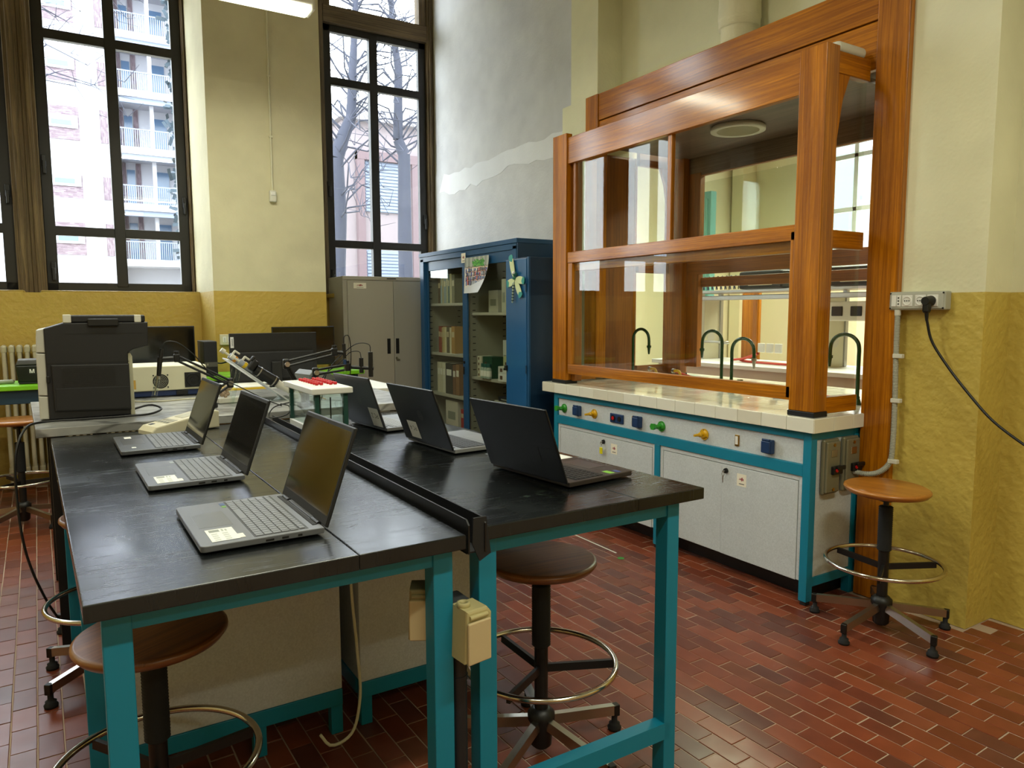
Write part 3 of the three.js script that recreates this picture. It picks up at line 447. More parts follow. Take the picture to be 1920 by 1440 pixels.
// ---------- bench of the next room ----------
{
  const b = T('next_room_bench', 'long white lab bench with an aluminium shelf, seen through the hood glass', 'bench', [5.2, 0, -4.0]);
  P(b, 'worktop', RBx(-0.05, 0.72, 0.90, 0.94, -1.6, 3.2, 0.006), M.white); P(b, 'apron', RBx(0, 0.04, 0.80, 0.90, -1.55, 3.15), std(0xc9b9a8, 0.5)); P(b, 'cabinet', Bx(0.04, 0.68, 0, 0.80, -1.5, 3.1), M.cream);
  for (const z of [-1.26, 0.15, 2.0]) { const [u] = PE(b, 'upright', [RBx(0.28, 0.33, 0.94, 1.62, z - 0.02, z + 0.02, 0.004), RBx(0.56, 0.60, 0.94, 1.62, z - 0.02, z + 0.02, 0.004)], M.alu); P(u, 'side_panel', RBx(0.33, 0.56, 0.94, 1.55, z - 0.006, z + 0.006, 0.002), M.cream); P(u, 'port', Cz(0.05, 0.05, 0.016, 0.44, 1.16, z, 20), M.offWhite); }
  P(b, 'shelf', [RBx(0.22, 0.66, 1.60, 1.625, -1.38, 3.0, 0.004), RBx(0.25, 0.29, 1.53, 1.575, -1.24, 2.9, 0.01)], M.alu);
  const sp = P(b, 'socket_panel', RBx(0.24, 0.28, 1.34, 1.50, 0.20, 0.80, 0.012, 2), M.offWhite); PE(sp, 'socket', [0.30, 0.47, 0.61].map((z) => RBx(0.232, 0.245, 1.38, 1.46, z - 0.05, z + 0.05, 0.006)), M.darkMetal);
  P(b, 'crossbar', [rod([0.3, 1.12, -1.24], [0.3, 1.12, -0.9], 0.012), rod([0.3, 1.12, -0.9], [0.24, 1.12, -0.9], 0.016)], M.steel);
  PE(b, 'wall_socket', [-0.76, -0.66, -0.56].map((z) => RBx(0.60, 0.63, 1.02, 1.11, z - 0.036, z + 0.036, 0.006)), M.white);
  for (const [z, l] of [[-0.45, 'black ventilated box with a cream grille on the next room shelf, framed by the opening'], [0.48, 'black ventilated box with a cream grille on the next room shelf, behind the end glass']]) { const d = T('ventilation_unit', l, 'device', [5.5, 1.626, -4.0 + z]); P(d, 'case', RBx(-0.12, 0.18, 0, 0.16, -0.24, 0.24, 0.02, 2), M.darkMetal); P(d, 'case_top', prism([[-0.10, 0], [0.17, 0], [0.12, 0.09], [-0.03, 0.09]], -0.2, 0.2, 0.006).translate(0, 0.158, 0), std(0x6a6d70, 0.5)); const gr = P(d, 'grille', RBx(-0.132, -0.118, 0.03, 0.12, -0.12, 0.14, 0.004), M.cream); PE(gr, 'slot', [0, 1, 2, 3].map((i) => Bx(-0.135, -0.13, 0.043 + i * 0.02, 0.05 + i * 0.02, -0.1, 0.12)), M.darkMetal); }
  for (let i = 0; i < 9; i++) O('hanging_cable', ['first', 'second', 'third', 'fourth', 'fifth', 'sixth', 'seventh', 'eighth', 'ninth'][i] + ' of nine dark test leads on the next room shelf, counted from the teal cupboard', 'cable', tube([[5.42, 1.632, -5.2 + i * 0.055], [5.40, 1.74, -5.2 + i * 0.055], [5.41, 1.76, -5.19 + i * 0.055], [5.43, 1.73, -5.175 + i * 0.055], [5.44, 1.632, -5.18 + i * 0.055]], 0.005, 16, 6), i % 2 ? M.bluePlastic : M.darkMetal, 'test leads on the next room shelf');
  O('orange_lead', 'orange coiled lead lying on the bench of the next room', 'cable', tube([[5.5, 0.955, -4.85], [5.45, 0.98, -4.65], [5.4, 1.04, -4.45], [5.45, 1.0, -4.6], [5.5, 0.96, -4.75], [5.38, 0.955, -4.3], [5.4, 0.955, -3.9]], 0.011), M.redTube);
  const pole = T('next_room_cupboard', 'tall teal green cupboard against the wall of the next room', 'cabinet', [7.6, 0, -7.44]); P(pole, 'case', RBx(-0.05, 0.06, 0, 3.05, -0.3, 0.35, 0.01), std(0x5f9a8c, 0.5)); P(pole, 'door', [RBx(-0.07, -0.048, 0.1, 2.95, -0.12, 0.3, 0.006)], std(0x67a394, 0.5)); P(pole, 'handle', [rod([-0.09, 1.2, -0.09], [-0.09, 1.5, -0.09], 0.01)], M.steel);
  O('heating_pipe', 'thin grey vertical pipe on the wall of the next room', 'pipe', [C(0.03, 0.03, 4.5, 8.66, 2.25, -3.9)], M.offWhite);
  const ds = T('oak_panel', 'brown wooden panel standing behind the bench of the next room', 'panel', [6.1, 0, -5.15]); P(ds, 'board', RBx(0, 0.04, 0, 1.7, -0.11, 0.11, 0.006), M.wood); P(ds, 'batten', RBx(-0.02, 0.0, 0.0, 1.7, 0.05, 0.10, 0.004), M.woodDark);
}
// ---------- black topped lab tables ----------
function labTable(name, label, slabs, legs, rails, cab, y = 0.915) {
  const t = T(name, label, 'table');
  for (const s of slabs) P(t, 'slab', slabXZ(s, y - 0.034, y, 0.0025), M.blackTop);
  for (const [x, z, w = 0.05] of legs) { P(t, 'leg', RBx(x - w / 2, x + w / 2, 0.02, 0.88, z - 0.025, z + 0.025, 0.003), M.teal); P(t, 'foot', RBx(x - 0.018, x + 0.018, 0, 0.022, z - 0.018, z + 0.018, 0.003), M.rubber); }
  for (const [a, b, h = 0.04, w = 0.03] of rails) P(t, 'rail', bar(a, b, w, h), M.teal);
  const [x0, x1, z0, z1] = cab, c = P(t, 'cupboard', RBx(x0, x1, 0.155, 0.87, z0, z1, 0.003), M.laminate);
  PE(c, 'plinth_rail', [RBx(x0, x1, 0.10, 0.155, z1 - 0.04, z1 + 0.004, 0.002), RBx(x0 - 0.004, x0 + 0.04, 0.10, 0.155, z0, z1 - 0.04, 0.002), RBx(x1 - 0.04, x1 + 0.004, 0.10, 0.155, z0, z1 - 0.04, 0.002)], M.teal);
  PE(c, 'foot', [x0 + 0.02, x0 + (x1 - x0) * 0.62, x1 - 0.02].map((x) => RBx(x - 0.02, x + 0.02, 0.0, 0.1, z1 - 0.036, z1, 0.002)), M.teal);
  return t;
}
labTable('lab_table', 'black stone topped table holding three open grey laptops facing the floor tiles', [[[0.0, -1.423], [0.5, -1.4245], [0.47, -3.49], [-0.073, -3.49]], [[0.5015, -1.4245], [0.754, -1.426], [0.764, -3.49], [0.4715, -3.49]]],
  [[0.052, -1.49], [0.715, -1.49], [0.02, -2.30], [-0.02, -3.4]], [[[0.05, 0.858, -1.485], [0.715, 0.858, -1.485]], [[0.05, 0.858, -1.49], [-0.02, 0.858, -3.4]], [[0.715, 0.858, -1.49], [0.73, 0.858, -2.28]]], [0.02, 0.735, -2.85, -2.295]);
labTable('lab_table', 'black stone topped table whose three laptops show their closed lids to the viewer', [[[0.82, -1.457], [1.30, -1.456], [1.20, -3.49], [0.84, -3.49]], [[1.3015, -1.456], [1.547, -1.454], [1.46, -3.0], [1.43, -3.49], [1.2015, -3.49]]],
  [[0.845, -1.51], [1.46, -1.51, 0.045], [1.40, -3.3]], [[[0.845, 0.858, -1.505], [1.46, 0.858, -1.505]], [[1.46, 0.858, -1.51], [1.40, 0.858, -3.3]], [[0.845, 0.19, -1.505], [1.46, 0.19, -1.505], 0.05, 0.04]], [0.80, 1.32, -3.4, -2.295]);
{
  const c = T('cable_trough', 'black steel cable trough filling the gap between the two black tables', 'cable duct', [0, 0, 0]);
  const side = (x0, x1, e) => { const pr = [[-1.44, 0.862], [-1.44, 0.93], [-1.452, 0.942], [-3.47, 0.942], [-3.47, 0.862]]; return boxUV(prism(pr.map(([z, y]) => [-z, y]), 0, 0.004).rotateY(Math.PI / 2).translate(x0, 0, 0)); };
  P(c, 'flange', side(0.768), M.black); P(c, 'flange', side(0.812), M.black); P(c, 'bottom', Bx(0.768, 0.816, 0.86, 0.864, -3.47, -1.45), M.blackMatte);
  P(c, 'end_cap', prism([[-0.016, 0.0], [0.018, 0], [0.03, -0.09], [0.0, -0.105], [-0.02, -0.06]], 0, 0.004).translate(0.80, 0.945, -1.447), M.blackMatte);
  const p = T('socket_column', 'dark round floor column between the tables carrying two old cream socket boxes', 'socket', [0.768, 0, -1.505]);
  P(p, 'column', [C(0.024, 0.024, 0.64, 0, 0.32, 0), C(0.026, 0.026, 0.012, 0, 0.54, 0)], std(0x1c2126, 0.4)); P(p, 'base', C(0.028, 0.03, 0.02, 0, 0.01, 0), M.darkMetal); P(p, 'mount', RBx(-0.03, 0.03, 0.62, 0.735, -0.05, 0.03, 0.006), std(0x3c3f42, 0.5));
  for (const s of [0, 1]) { const x = s ? -0.045 : 0.0, m = std(s ? 0x8f8862 : 0xb3a878, 0.55), b = P(p, 'socket_box', prism([[-0.035, 0], [0.035, 0], [0.04, 0.11], [0.028, 0.125], [-0.03, 0.125]], 0, 0.07, 0.006).rotateY(s ? -0.5 : 0.1).translate(x, s ? 0.64 : 0.615, s ? -0.085 : 0.026), m); P(b, 'lid', RB(0.066, 0.1, 0.008, 0.004, 0, 0, 0).rotateY(s ? -0.5 : 0.15).translate(x + (s ? -0.033 : 0.008), s ? 0.69 : 0.665, s ? -0.022 : 0.100), std(0xc0ad86, 0.6)); P(b, 'hinge', Cx(0.006, 0.006, 0.05, 0, 0, 0, 10).rotateY(s ? -0.5 : 0.15).translate(x + (s ? -0.033 : 0.008), s ? 0.749 : 0.724, s ? -0.024 : 0.096), m); if (!s) P(b, 'cable_gland', [lathe([[0.008, 0], [0.016, 0], [0.016, 0.012], [0.008, 0.012], [0.008, 0]], 16).translate(-0.012, 0.738, 0.06)], m); }
  O('dangling_cable', 'thin cream cable hanging in a loop between the two grey cupboards', 'cable', tube([[0.765, 0.80, -2.27], [0.765, 0.50, -2.262], [0.775, 0.3, -2.25], [0.77, 0.14, -2.22], [0.72, 0.06, -2.17], [0.65, 0.05, -2.16], [0.62, 0.09, -2.17]], 0.005), M.cream);
}
// marble bench and the tables behind it
{
  const m = T('marble_bench', 'grey veined marble bench behind the black tables carrying the printer', 'table', [0, 0, 0]);
  P(m, 'slab', slabXZ([[-0.122, -3.492], [1.62, -3.492], [1.62, -4.6], [-0.175, -4.6]], 0.917, 0.955, 0.003), M.marble);
  for (const [x, z] of [[-0.05, -3.56], [1.52, -3.56], [-0.08, -4.5], [1.52, -4.5]]) P(m, 'leg', RBx(x - 0.03, x + 0.03, 0, 0.917, z - 0.03, z + 0.03, 0.004), M.darkMetal);
  P(m, 'rail', [RBx(-0.02, 1.49, 0.84, 0.9, -3.57, -3.54, 0.003)], M.darkMetal);
  const w = T('instrument_table', 'white topped table behind the marble bench carrying the turned monitor', 'table', [0, 0, 0]);
  P(w, 'top', RBx(0.1, 2.0, 0.875, 0.905, -5.7, -4.68, 0.004), M.white); for (const [x, z] of [[0.15, -4.74], [1.95, -4.74], [0.15, -5.64], [1.95, -5.64]]) P(w, 'leg', RBx(x - 0.025, x + 0.025, 0, 0.875, z - 0.025, z + 0.025, 0.003), M.darkMetal);
  const g = T('wall_desk', 'lime green topped desk along the window wall before the radiators', 'desk', [0, 0, 0]);
  P(g, 'top', RBx(-1.1, 2.2, 0.895, 0.93, -6.48, -6.0, 0.006), M.limeTop); P(g, 'apron', RBx(-1.06, 2.15, 0.80, 0.895, -6.06, -6.03), std(0x12354a, 0.5)); for (const x of [-1.0, 1.2, 2.1]) P(g, 'leg', RBx(x - 0.025, x + 0.025, 0, 0.895, -6.08, -6.03, 0.003), M.darkMetal);
}

// ---------- stools ----------
function makeStool(label, seatMat, pos, turn, h = 0.65, tilt = 0) {
  const t = T('lab_stool', label, 'stool', pos, turn, null);
  const s = P(t, 'seat', boxUV(lathe([[0, -0.034], [0.145, -0.034], [0.165, -0.028], [0.176, -0.014], [0.175, -0.006], [0.165, 0.0], [0, 0]], 48)), seatMat); s.position.y = h; s.rotation.z = tilt;
  P(t, 'seat_plate', C(0.06, 0.07, 0.012, 0, h - 0.04, 0), M.black);
  const pr = []; for (let i = 0; i < 24; i++) { const y = 0.36 + i * 0.0083; pr.push([0.026, y], [0.0305, y + 0.0042]); } P(t, 'bellows', lathe([[0.022, 0.356], ...pr, [0.026, 0.56], [0.014, 0.562]], 28), M.rubber);
  P(t, 'column', C(0.022, 0.022, 0.32, 0, 0.20, 0), M.black); P(t, 'spindle', [C(0.012, 0.012, h - 0.58, 0, (h + 0.52) / 2 - 0.02, 0), C(0.03, 0.03, 0.012, 0, h - 0.06, 0)], M.black);
  P(t, 'foot_ring', new THREE.TorusGeometry(0.238, 0.0095, 12, 72).rotateX(Math.PI / 2).translate(0, 0.305, 0), M.chrome);
  for (let i = 0; i < 3; i++) { const a = i * 2.0944 + 0.4, c = Math.cos(a), q = Math.sin(a); P(t, 'ring_arm', bar([c * 0.015, 0.285, q * 0.015], [c * 0.232, 0.293, q * 0.232], 0.012, 0.026), M.black); }
  P(t, 'hub', lathe([[0.024, 0.02], [0.034, 0.03], [0.036, 0.10], [0.044, 0.115], [0.044, 0.135], [0.03, 0.15], [0.022, 0.152]], 28), M.black);
  for (let i = 0; i < 5; i++) {
    const a = i * 1.25664, c = Math.cos(a), q = Math.sin(a), L = P(t, 'leg', bar([c * 0.035, 0.105, q * 0.035], [c * 0.285, 0.072, q * 0.285], 0.022, 0.034), M.steel);
    P(L, 'end_cap', RB(0.024, 0.04, 0.024, 0.003, c * 0.287, 0.070, q * 0.287), M.black); P(L, 'foot', lathe([[0, 0.0], [0.022, 0.0], [0.024, 0.01], [0.018, 0.018], [0.019, 0.024], [0.01, 0.03], [0.01, 0.055]], 20).translate(c * 0.284, 0, q * 0.284), M.rubber);
  }
  return t;
}
makeStool('round pale wooden stool with a foot ring standing by the yellow pier and counter end', M.seatLight, [3.055, 0, -1.80], 1.92, 0.65, 0.03);
makeStool('round worn brown stool tucked under the corner of the table with the closed laptop lids', M.seatDark, [1.244, 0, -1.845], -0.10, 0.65);
makeStool('round worn brown stool under the front edge of the table with the open laptops', M.seatDark, [0.143, 0, -1.93], 0.5, 0.645, 0.02);
makeStool('stool half hidden along the table side, only its ring and chrome feet showing', M.seatDark, [0.115, 0, -3.175], 2.51, 0.65);
makeStool('stool hidden beside the marble bench end, only dark feet showing on the tiles', M.seatDark, [0.16, 0, -3.86], 2.45, 0.65);
makeStool('orange brown stool standing between the radiator and the marble bench end', M.seatLight, [-0.30, 0, -6.0 + 0.15], 0.3, 0.72);

// ---------- laptops ----------
const logoTex = canvasTex(128, 128, (g) => { g.clearRect(0, 0, 128, 128); g.fillStyle = '#26272a'; g.fillRect(0, 0, 128, 128); g.fillStyle = '#0c0c0e'; g.beginPath(); g.arc(64, 64, 60, 0, 7); g.fill(); g.fillStyle = '#2a2b2e'; g.font = 'italic bold 74px sans-serif'; g.textAlign = 'center'; g.textBaseline = 'middle'; g.fillText('hp', 62, 60); });
const stickTex = (n) => canvasTex(256, 256, (g) => { g.fillStyle = '#c9c9c6'; g.fillRect(0, 0, 256, 256); g.fillStyle = '#15161a'; g.font = '92px sans-serif'; g.textAlign = 'center'; g.textBaseline = 'middle'; g.fillText(n, 128, 150); });
const palmTex = canvasTex(256, 160, (g) => { g.fillStyle = '#e6e7e2'; g.fillRect(0, 0, 256, 160); g.fillStyle = '#c3c5c0'; for (let i = 0; i < 4; i++) for (let j = 0; j < 2; j++) { g.fillRect(16 + i * 40, 22 + j * 62, 26, 34); } g.fillStyle = '#8f938c'; g.fillRect(190, 18, 50, 60); g.fillStyle = '#aab0a5'; g.fillRect(190, 90, 50, 12); g.fillRect(190, 110, 40, 12); });
function makeLaptop(label, pos, turn, o) {           // hinge along z at x = 0, palm rest towards -x
  const { w = 0.370, d = 0.262, lidH = 0.236, tilt = 0.36, body = 0x6a6c72, lidCol = 0x24262a, keys = 'each', back } = o;
  const t = T('laptop', label, 'laptop', pos, turn, null), mb = std(body, 0.38, { metalness: 0.35 }), ml = std(lidCol, 0.42, { metalness: 0.25 }), mk = std(o.keyCol ?? 0x777a80, 0.5), top = 0.019;
  const s = new THREE.Shape(), r = 0.012; s.moveTo(-d + r, -w / 2); s.lineTo(0, -w / 2); s.lineTo(0, w / 2); s.lineTo(-d + r, w / 2); s.quadraticCurveTo(-d, w / 2, -d, w / 2 - r); s.lineTo(-d, -w / 2 + r); s.quadraticCurveTo(-d, -w / 2, -d + r, -w / 2);
  P(t, 'base', boxUV(new THREE.ExtrudeGeometry(s, { depth: 0.010, bevelEnabled: true, bevelSize: 0.002, bevelThickness: 0.002, bevelOffset: -0.002, bevelSegments: 2 }).rotateX(Math.PI / 2).translate(0, 0.017, 0)), mb);
  P(t, 'underside', RBx(-d + 0.02, -0.004, 0.002, 0.008, -w / 2 + 0.012, w / 2 - 0.012, 0.003), M.black);
  P(t, 'touchpad', RBx(-d + 0.018, -d + 0.092, top - 0.002, top + 0.0006, -0.085, 0.045, 0.001), std(new THREE.Color(body).multiplyScalar(0.86).getHex(), 0.3));
  const kx0 = -0.148, kx1 = -0.035, kz0 = -w / 2 + 0.014, kz1 = w / 2 - 0.014; P(t, 'keyboard_well', RBx(kx0 - 0.003, kx1 + 0.003, top - 0.002, top + 0.0003, kz0 - 0.003, kz1 + 0.003, 0.0005), M.black);
  const rows = 6, kd = (kx1 - kx0) / rows, list = []; 
  for (let i = 0; i < rows; i++) {
    let z = kz0; const h = kd * (i === 5 ? 0.62 : 0.86);
    while (z < kz1 - 0.006) { let ww = 0.0178; if (i === 0 && z > kz0 + 0.078 && z < kz0 + 0.10) ww = 0.098; if (i > 0 && i < 5 && z === kz0) ww = 0.018 + i * 0.0035; if (z + ww > kz1) ww = kz1 - z; list.push([kx0 + kd * (i + 0.5), z + ww / 2, h, ww - 0.0026]); z += ww; }
  }
  const kg = {}, key = ([x, z, h, ww]) => { const id = h.toFixed(4) + ww.toFixed(4); kg[id] = kg[id] || boxUV(new THREE.BoxGeometry(h, 0.0016, ww)); return [kg[id], x, top + 0.0009, z]; };
  if (keys === 'each') for (const k of list) { const [g, x, y, z] = key(k); P(t, 'key', g, mk).position.set(x, y, z); }
  else P(t, 'keys', list.map((k) => { const [g, x, y, z] = key(k); return g.clone().translate(x, y, z); }), mk).userData.kind = 'stuff';
  P(t, 'vent_strip', RBx(-0.018, -0.008, top - 0.002, top + 0.0015, -w / 2 + 0.03, w / 2 - 0.03, 0.0008), M.blackMatte);
  PE(t, 'port', [RBx(-0.13, -0.112, 0.008, 0.013, w / 2 - 0.002, w / 2 + 0.0004, 0.0005), RBx(-0.095, -0.08, 0.008, 0.013, w / 2 - 0.002, w / 2 + 0.0004, 0.0005), RBx(-0.06, -0.05, 0.008, 0.013, w / 2 - 0.002, w / 2 + 0.0004, 0.0005)], M.black);
  const flat = (n, x0, x1, z0, z1, m, l) => { const g = B(x1 - x0, 0.0004, z1 - z0); P(t, n, g, m, l).position.set((x0 + x1) / 2, top + 0.0004, (z0 + z1) / 2); };
  if (o.palm) { const g = new THREE.PlaneGeometry(0.098, 0.058).rotateX(-Math.PI / 2).rotateY(Math.PI / 2); P(t, 'palm_sticker', g, std(0xffffff, 0.6, { map: palmTex })).position.set(-d + 0.055, top + 0.0008, 0.116); flat('paper_label', -d + 0.075, -d + 0.096, 0.128, 0.160, M.paper); }
  if (o.tiny) for (const [x, z, a, b, c] of o.tiny) flat('small_sticker', x - a, x + a, z - b, z + b, std(c, 0.5));
  P(t, 'hinge', [Cz(0.006, 0.006, 0.05, -0.002, top - 0.001, -w / 2 + 0.06, 12), Cz(0.006, 0.006, 0.05, -0.002, top - 0.001, w / 2 - 0.06, 12), RBx(-0.006, 0.008, 0.012, 0.022, -w / 2 + 0.09, w / 2 - 0.09, 0.003)], M.black);
  const lid = P(t, 'lid', RB(0.007, lidH, w, 0.003, 0.0035, lidH / 2, 0, 2), ml); lid.position.set(0.003, top - 0.002, 0); lid.rotation.z = -tilt;
  P(lid, 'bezel', RB(0.0016, lidH - 0.006, w - 0.006, 0.0007, -0.0004, lidH / 2, 0, 1), M.blackMatte);
  P(lid, 'screen', B(0.001, lidH - 0.036, w - 0.018, -0.001, lidH / 2 + 0.006, 0), M.screen);
  P(lid, 'webcam', Cx(0.0025, 0.0025, 0.001, -0.0014, lidH - 0.007, 0, 12), M.black);
  if (back === 'T') P(lid, 'emblem', [B(0.0008, 0.0015, 0.08, 0.0072, lidH * 0.47, -0.118), B(0.0008, 0.048, 0.003, 0.0072, lidH * 0.36, -0.1)], M.black);
  if (o.logo) P(lid, 'emblem', new THREE.CircleGeometry(0.02, 32).rotateY(Math.PI / 2).translate(0.0076, lidH * 0.52, -0.02), std(0xffffff, 0.35, { map: logoTex }));
  if (o.note) { const sz = o.noteSize; P(lid, 'paper_label', new THREE.PlaneGeometry(sz, sz * 0.95).rotateZ(Math.PI).rotateY(Math.PI / 2).translate(0.0078, o.notePos[0], o.notePos[1]), std(0xffffff, 0.7, { map: stickTex(o.note) })); }
  return t;
}
const TY = 0.916;
makeLaptop('nearest open grey laptop, its olive reflecting screen turned to the tiled floor', [0.477, TY, -1.778], 0.012, { palm: 1, tiny: [[-0.158, -0.15, 0.006, 0.012, 0x2c4a7c], [-0.158, -0.125, 0.005, 0.009, 0x5d8f2c]], tilt: 0.33 });
makeLaptop('open grey laptop in the middle of the three in one row on the table', [0.436, TY, -2.435], 0.02, { palm: 1, tiny: [[-0.158, -0.14, 0.006, 0.016, 0x9aa0a6]], tilt: 0.33 });
makeLaptop('farthest open grey laptop beside the beige console, with two small white stickers', [0.405, TY, -3.06], 0.02, { tiny: [[-0.215, -0.125, 0.012, 0.022, 0xe8e8e6], [-0.215, 0.12, 0.007, 0.012, 0xd8d8d6]], keys: 'joined', body: 0x5c5e63, lidCol: 0x121315, tilt: 0.33 });
makeLaptop('nearest laptop seen from behind, with a plain near-black lid and dark brown keyboard deck', [1.185, TY, -1.825], Math.PI + 0.10, { w: 0.372, lidH: 0.236, body: 0x3a3230, lidCol: 0x0c1016, keyCol: 0x17171a, keys: 'joined', back: 'T', tilt: 0.36, tiny: [[-0.185, -0.155, 0.011, 0.018, 0x76b02e], [-0.215, -0.16, 0.008, 0.012, 0x3b4a8c], [-0.225, 0.12, 0.028, 0.04, 0xe8e8e4]] });
makeLaptop('laptop seen from behind with a paper sign reading PC 4 low on its dark lid', [1.146, TY, -2.442], Math.PI + 0.065, { w: 0.36, lidH: 0.236, body: 0x8a8c90, lidCol: 0x14161a, keyCol: 0x3c3d41, keys: 'joined', logo: 1, note: 'PC 4', noteSize: 0.075, notePos: [0.052, 0.075], tilt: 0.36 });
makeLaptop('farthest laptop seen from behind with a paper sign reading PC 2 on its lid corner', [1.122, TY, -3.03], Math.PI + 0.09, { w: 0.36, lidH: 0.232, body: 0x7a7c80, lidCol: 0x303136, keyCol: 0x9a9ca0, keys: 'joined', logo: 1, note: 'PC 2', noteSize: 0.09, notePos: [0.05, -0.125], tilt: 0.33 });
// ---------- radiators ----------
for (const [x0, n, l] of [[-1.35, 16, 'old cream cast iron radiator under the partly seen window'], [-0.42, 22, 'old cream cast iron radiator behind the printer, under the window with the apartment block']]) {
  const t = T('radiator', l, 'radiator', [x0, 0, -7.06]);
  const g = [RB(0.030, 0.98, 0.035, 0.014, 0, 0.64, 0.055, 2), RB(0.030, 0.98, 0.035, 0.014, 0, 0.64, -0.055, 2), RB(0.042, 0.07, 0.15, 0.02, 0, 1.14, 0, 2), RB(0.042, 0.07, 0.15, 0.02, 0, 0.16, 0, 2)], mg = merge(g), m = std(0xb5ad94, 0.5);
  for (let i = 0; i < n; i++) P(t, 'section', mg, m).position.x = i * 0.052;
  PE(t, 'foot', [RB(0.04, 0.13, 0.05, 0.01, 0, 0.065, 0), RB(0.04, 0.13, 0.05, 0.01, (n - 1) * 0.052, 0.065, 0)], m);
}
// ---------- printer and bench instruments ----------
{
  const t = T('printer', 'tall dark grey multifunction printer with light grey front standing on the marble bench', 'printer', [-0.076, 0.957, -3.72]);
  const D = 0.42;
  P(t, 'body', prism([[0, 0.005], [0.315, 0.005], [0.315, 0.245], [0.315, 0.285], [0.338, 0.302], [0.40, 0.317], [0.404, 0.425], [0.073, 0.424], [0.0, 0.40]], -D, 0, 0.004), M.printerDark);
  PE(t, 'front_cover', [prism([[-0.035, 0.008], [0.0, 0.006], [0.0, 0.105], [-0.035, 0.108]], -D + 0.01, -0.008, 0.004), prism([[-0.035, 0.112], [0.0, 0.109], [0.0, 0.292], [-0.034, 0.294]], -D + 0.01, -0.008, 0.004), prism([[-0.033, 0.298], [0, 0.296], [0, 0.400], [-0.028, 0.394], [-0.031, 0.36]], -D + 0.01, -0.008, 0.004)], std(0xb9b7ac, 0.5));
  P(t, 'rear_cover', [prism([[0.316, 0.0], [0.334, 0.0], [0.334, 0.27], [0.326, 0.287], [0.316, 0.284]], -D + 0.01, -0.012, 0.003)], std(0xb0ad94, 0.5));
  const sp = P(t, 'side_door', prism([[0.022, 0.04], [0.318, 0.028], [0.318, 0.238], [0.018, 0.243]], 0.0, 0.012, 0.004), M.printerDark);
  P(sp, 'vent', [...Array(11).keys()].map((i) => Bx(0.055, 0.262, 0.145 + i * 0.0078, 0.1475 + i * 0.0078, 0.0115, 0.0128)), M.black); P(sp, 'vent', [0, 1, 2].map((i) => Bx(0.20, 0.285, 0.066 + i * 0.008, 0.069 + i * 0.008, 0.0115, 0.0128)), M.black);
  P(sp, 'lower_panel', prism([[0.03, 0.045], [0.315, 0.036], [0.318, 0.135], [0.03, 0.139]], 0.011, 0.014, 0.001), M.printerDark); P(t, 'catch', RBx(-0.002, 0.012, 0.165, 0.195, -0.005, 0.004, 0.003), M.black);
  PE(t, 'seam', [Bx(0.002, 0.32, 0.247, 0.2495, -0.002, 0.0006), Bx(0.075, 0.40, 0.375, 0.377, -0.002, 0.0006)], M.black);
  const sc = P(t, 'document_feeder', [RBx(0.10, 0.395, 0.424, 0.458, -D + 0.02, -0.012, 0.008, 2)], M.printerDark); PE(sc, 'hinge_cover', [RBx(0.072, 0.104, 0.424, 0.461, -0.1, -0.004, 0.004), RBx(0.35, 0.378, 0.424, 0.459, -0.06, -0.002, 0.004)], M.offWhite); P(sc, 'paper_guide', RBx(0.165, 0.285, 0.410, 0.442, -0.03, 0.02, 0.004), M.black);
  O('printer_cable', 'black power cable trailing from the printer over the bench end to the floor', 'cable', tube([[0.245, 0.975, -3.78], [0.33, 0.99, -3.80], [0.37, 0.975, -3.76], [0.32, 0.962, -3.69], [0.22, 0.962, -3.665], [0.05, 0.962, -3.66], [-0.10, 0.963, -3.64], [-0.155, 0.955, -3.56], [-0.19, 0.88, -3.5], [-0.20, 0.7, -3.48], [-0.18, 0.45, -3.46], [-0.12, 0.22, -3.5], [-0.06, 0.06, -3.62], [-0.02, 0.012, -3.75]], 0.005, 120), M.black);
  const w = T('spectrometer', 'cream metal instrument with two round fans standing behind the printer', 'instrument', [0.22, 0.957, -4.45]);
  P(w, 'base', RBx(0.02, 0.455, 0.004, 0.035, -0.34, -0.01, 0.004), std(0x142a58, 0.5)); P(w, 'case', RBx(0, 0.462, 0.035, 0.172, -0.36, 0, 0.006, 2), M.cream); PE(w, 'foot', [C(0.012, 0.012, 0.006, 0.05, 0.002, -0.03, 12), C(0.012, 0.012, 0.006, 0.42, 0.002, -0.03, 12), C(0.012, 0.012, 0.006, 0.05, 0.002, -0.32, 12), C(0.012, 0.012, 0.006, 0.42, 0.002, -0.32, 12)], M.rubber);
  const rings = (x, y) => [0.008, 0.016, 0.024, 0.032].map((r) => new THREE.TorusGeometry(r, 0.0022, 6, 28).translate(x, y, 0.003));
  const f1 = P(w, 'fan_grille', [Cz(0.04, 0.04, 0.003, 0.222, 0.088, 0.0005, 32)], M.black); P(f1, 'guard', [...rings(0.222, 0.088), Bx(0.185, 0.259, 0.0865, 0.0895, 0.001, 0.004)], std(0x77756a, 0.5)); PE(f1, 'screw', [[-1, -1], [1, -1], [-1, 1], [1, 1]].map(([a, b]) => Cz(0.004, 0.004, 0.006, 0.222 + a * 0.036, 0.088 + b * 0.034, 0.002, 10)), M.black);
  const f2 = P(w, 'fan', RBx(0.345, 0.43, 0.048, 0.132, -0.002, 0.006, 0.002), M.black); P(f2, 'rim', new THREE.TorusGeometry(0.034, 0.004, 8, 32).translate(0.388, 0.09, 0.006), M.darkMetal); P(f2, 'hub', Cz(0.014, 0.016, 0.008, 0.388, 0.09, 0.008, 20), M.darkMetal);
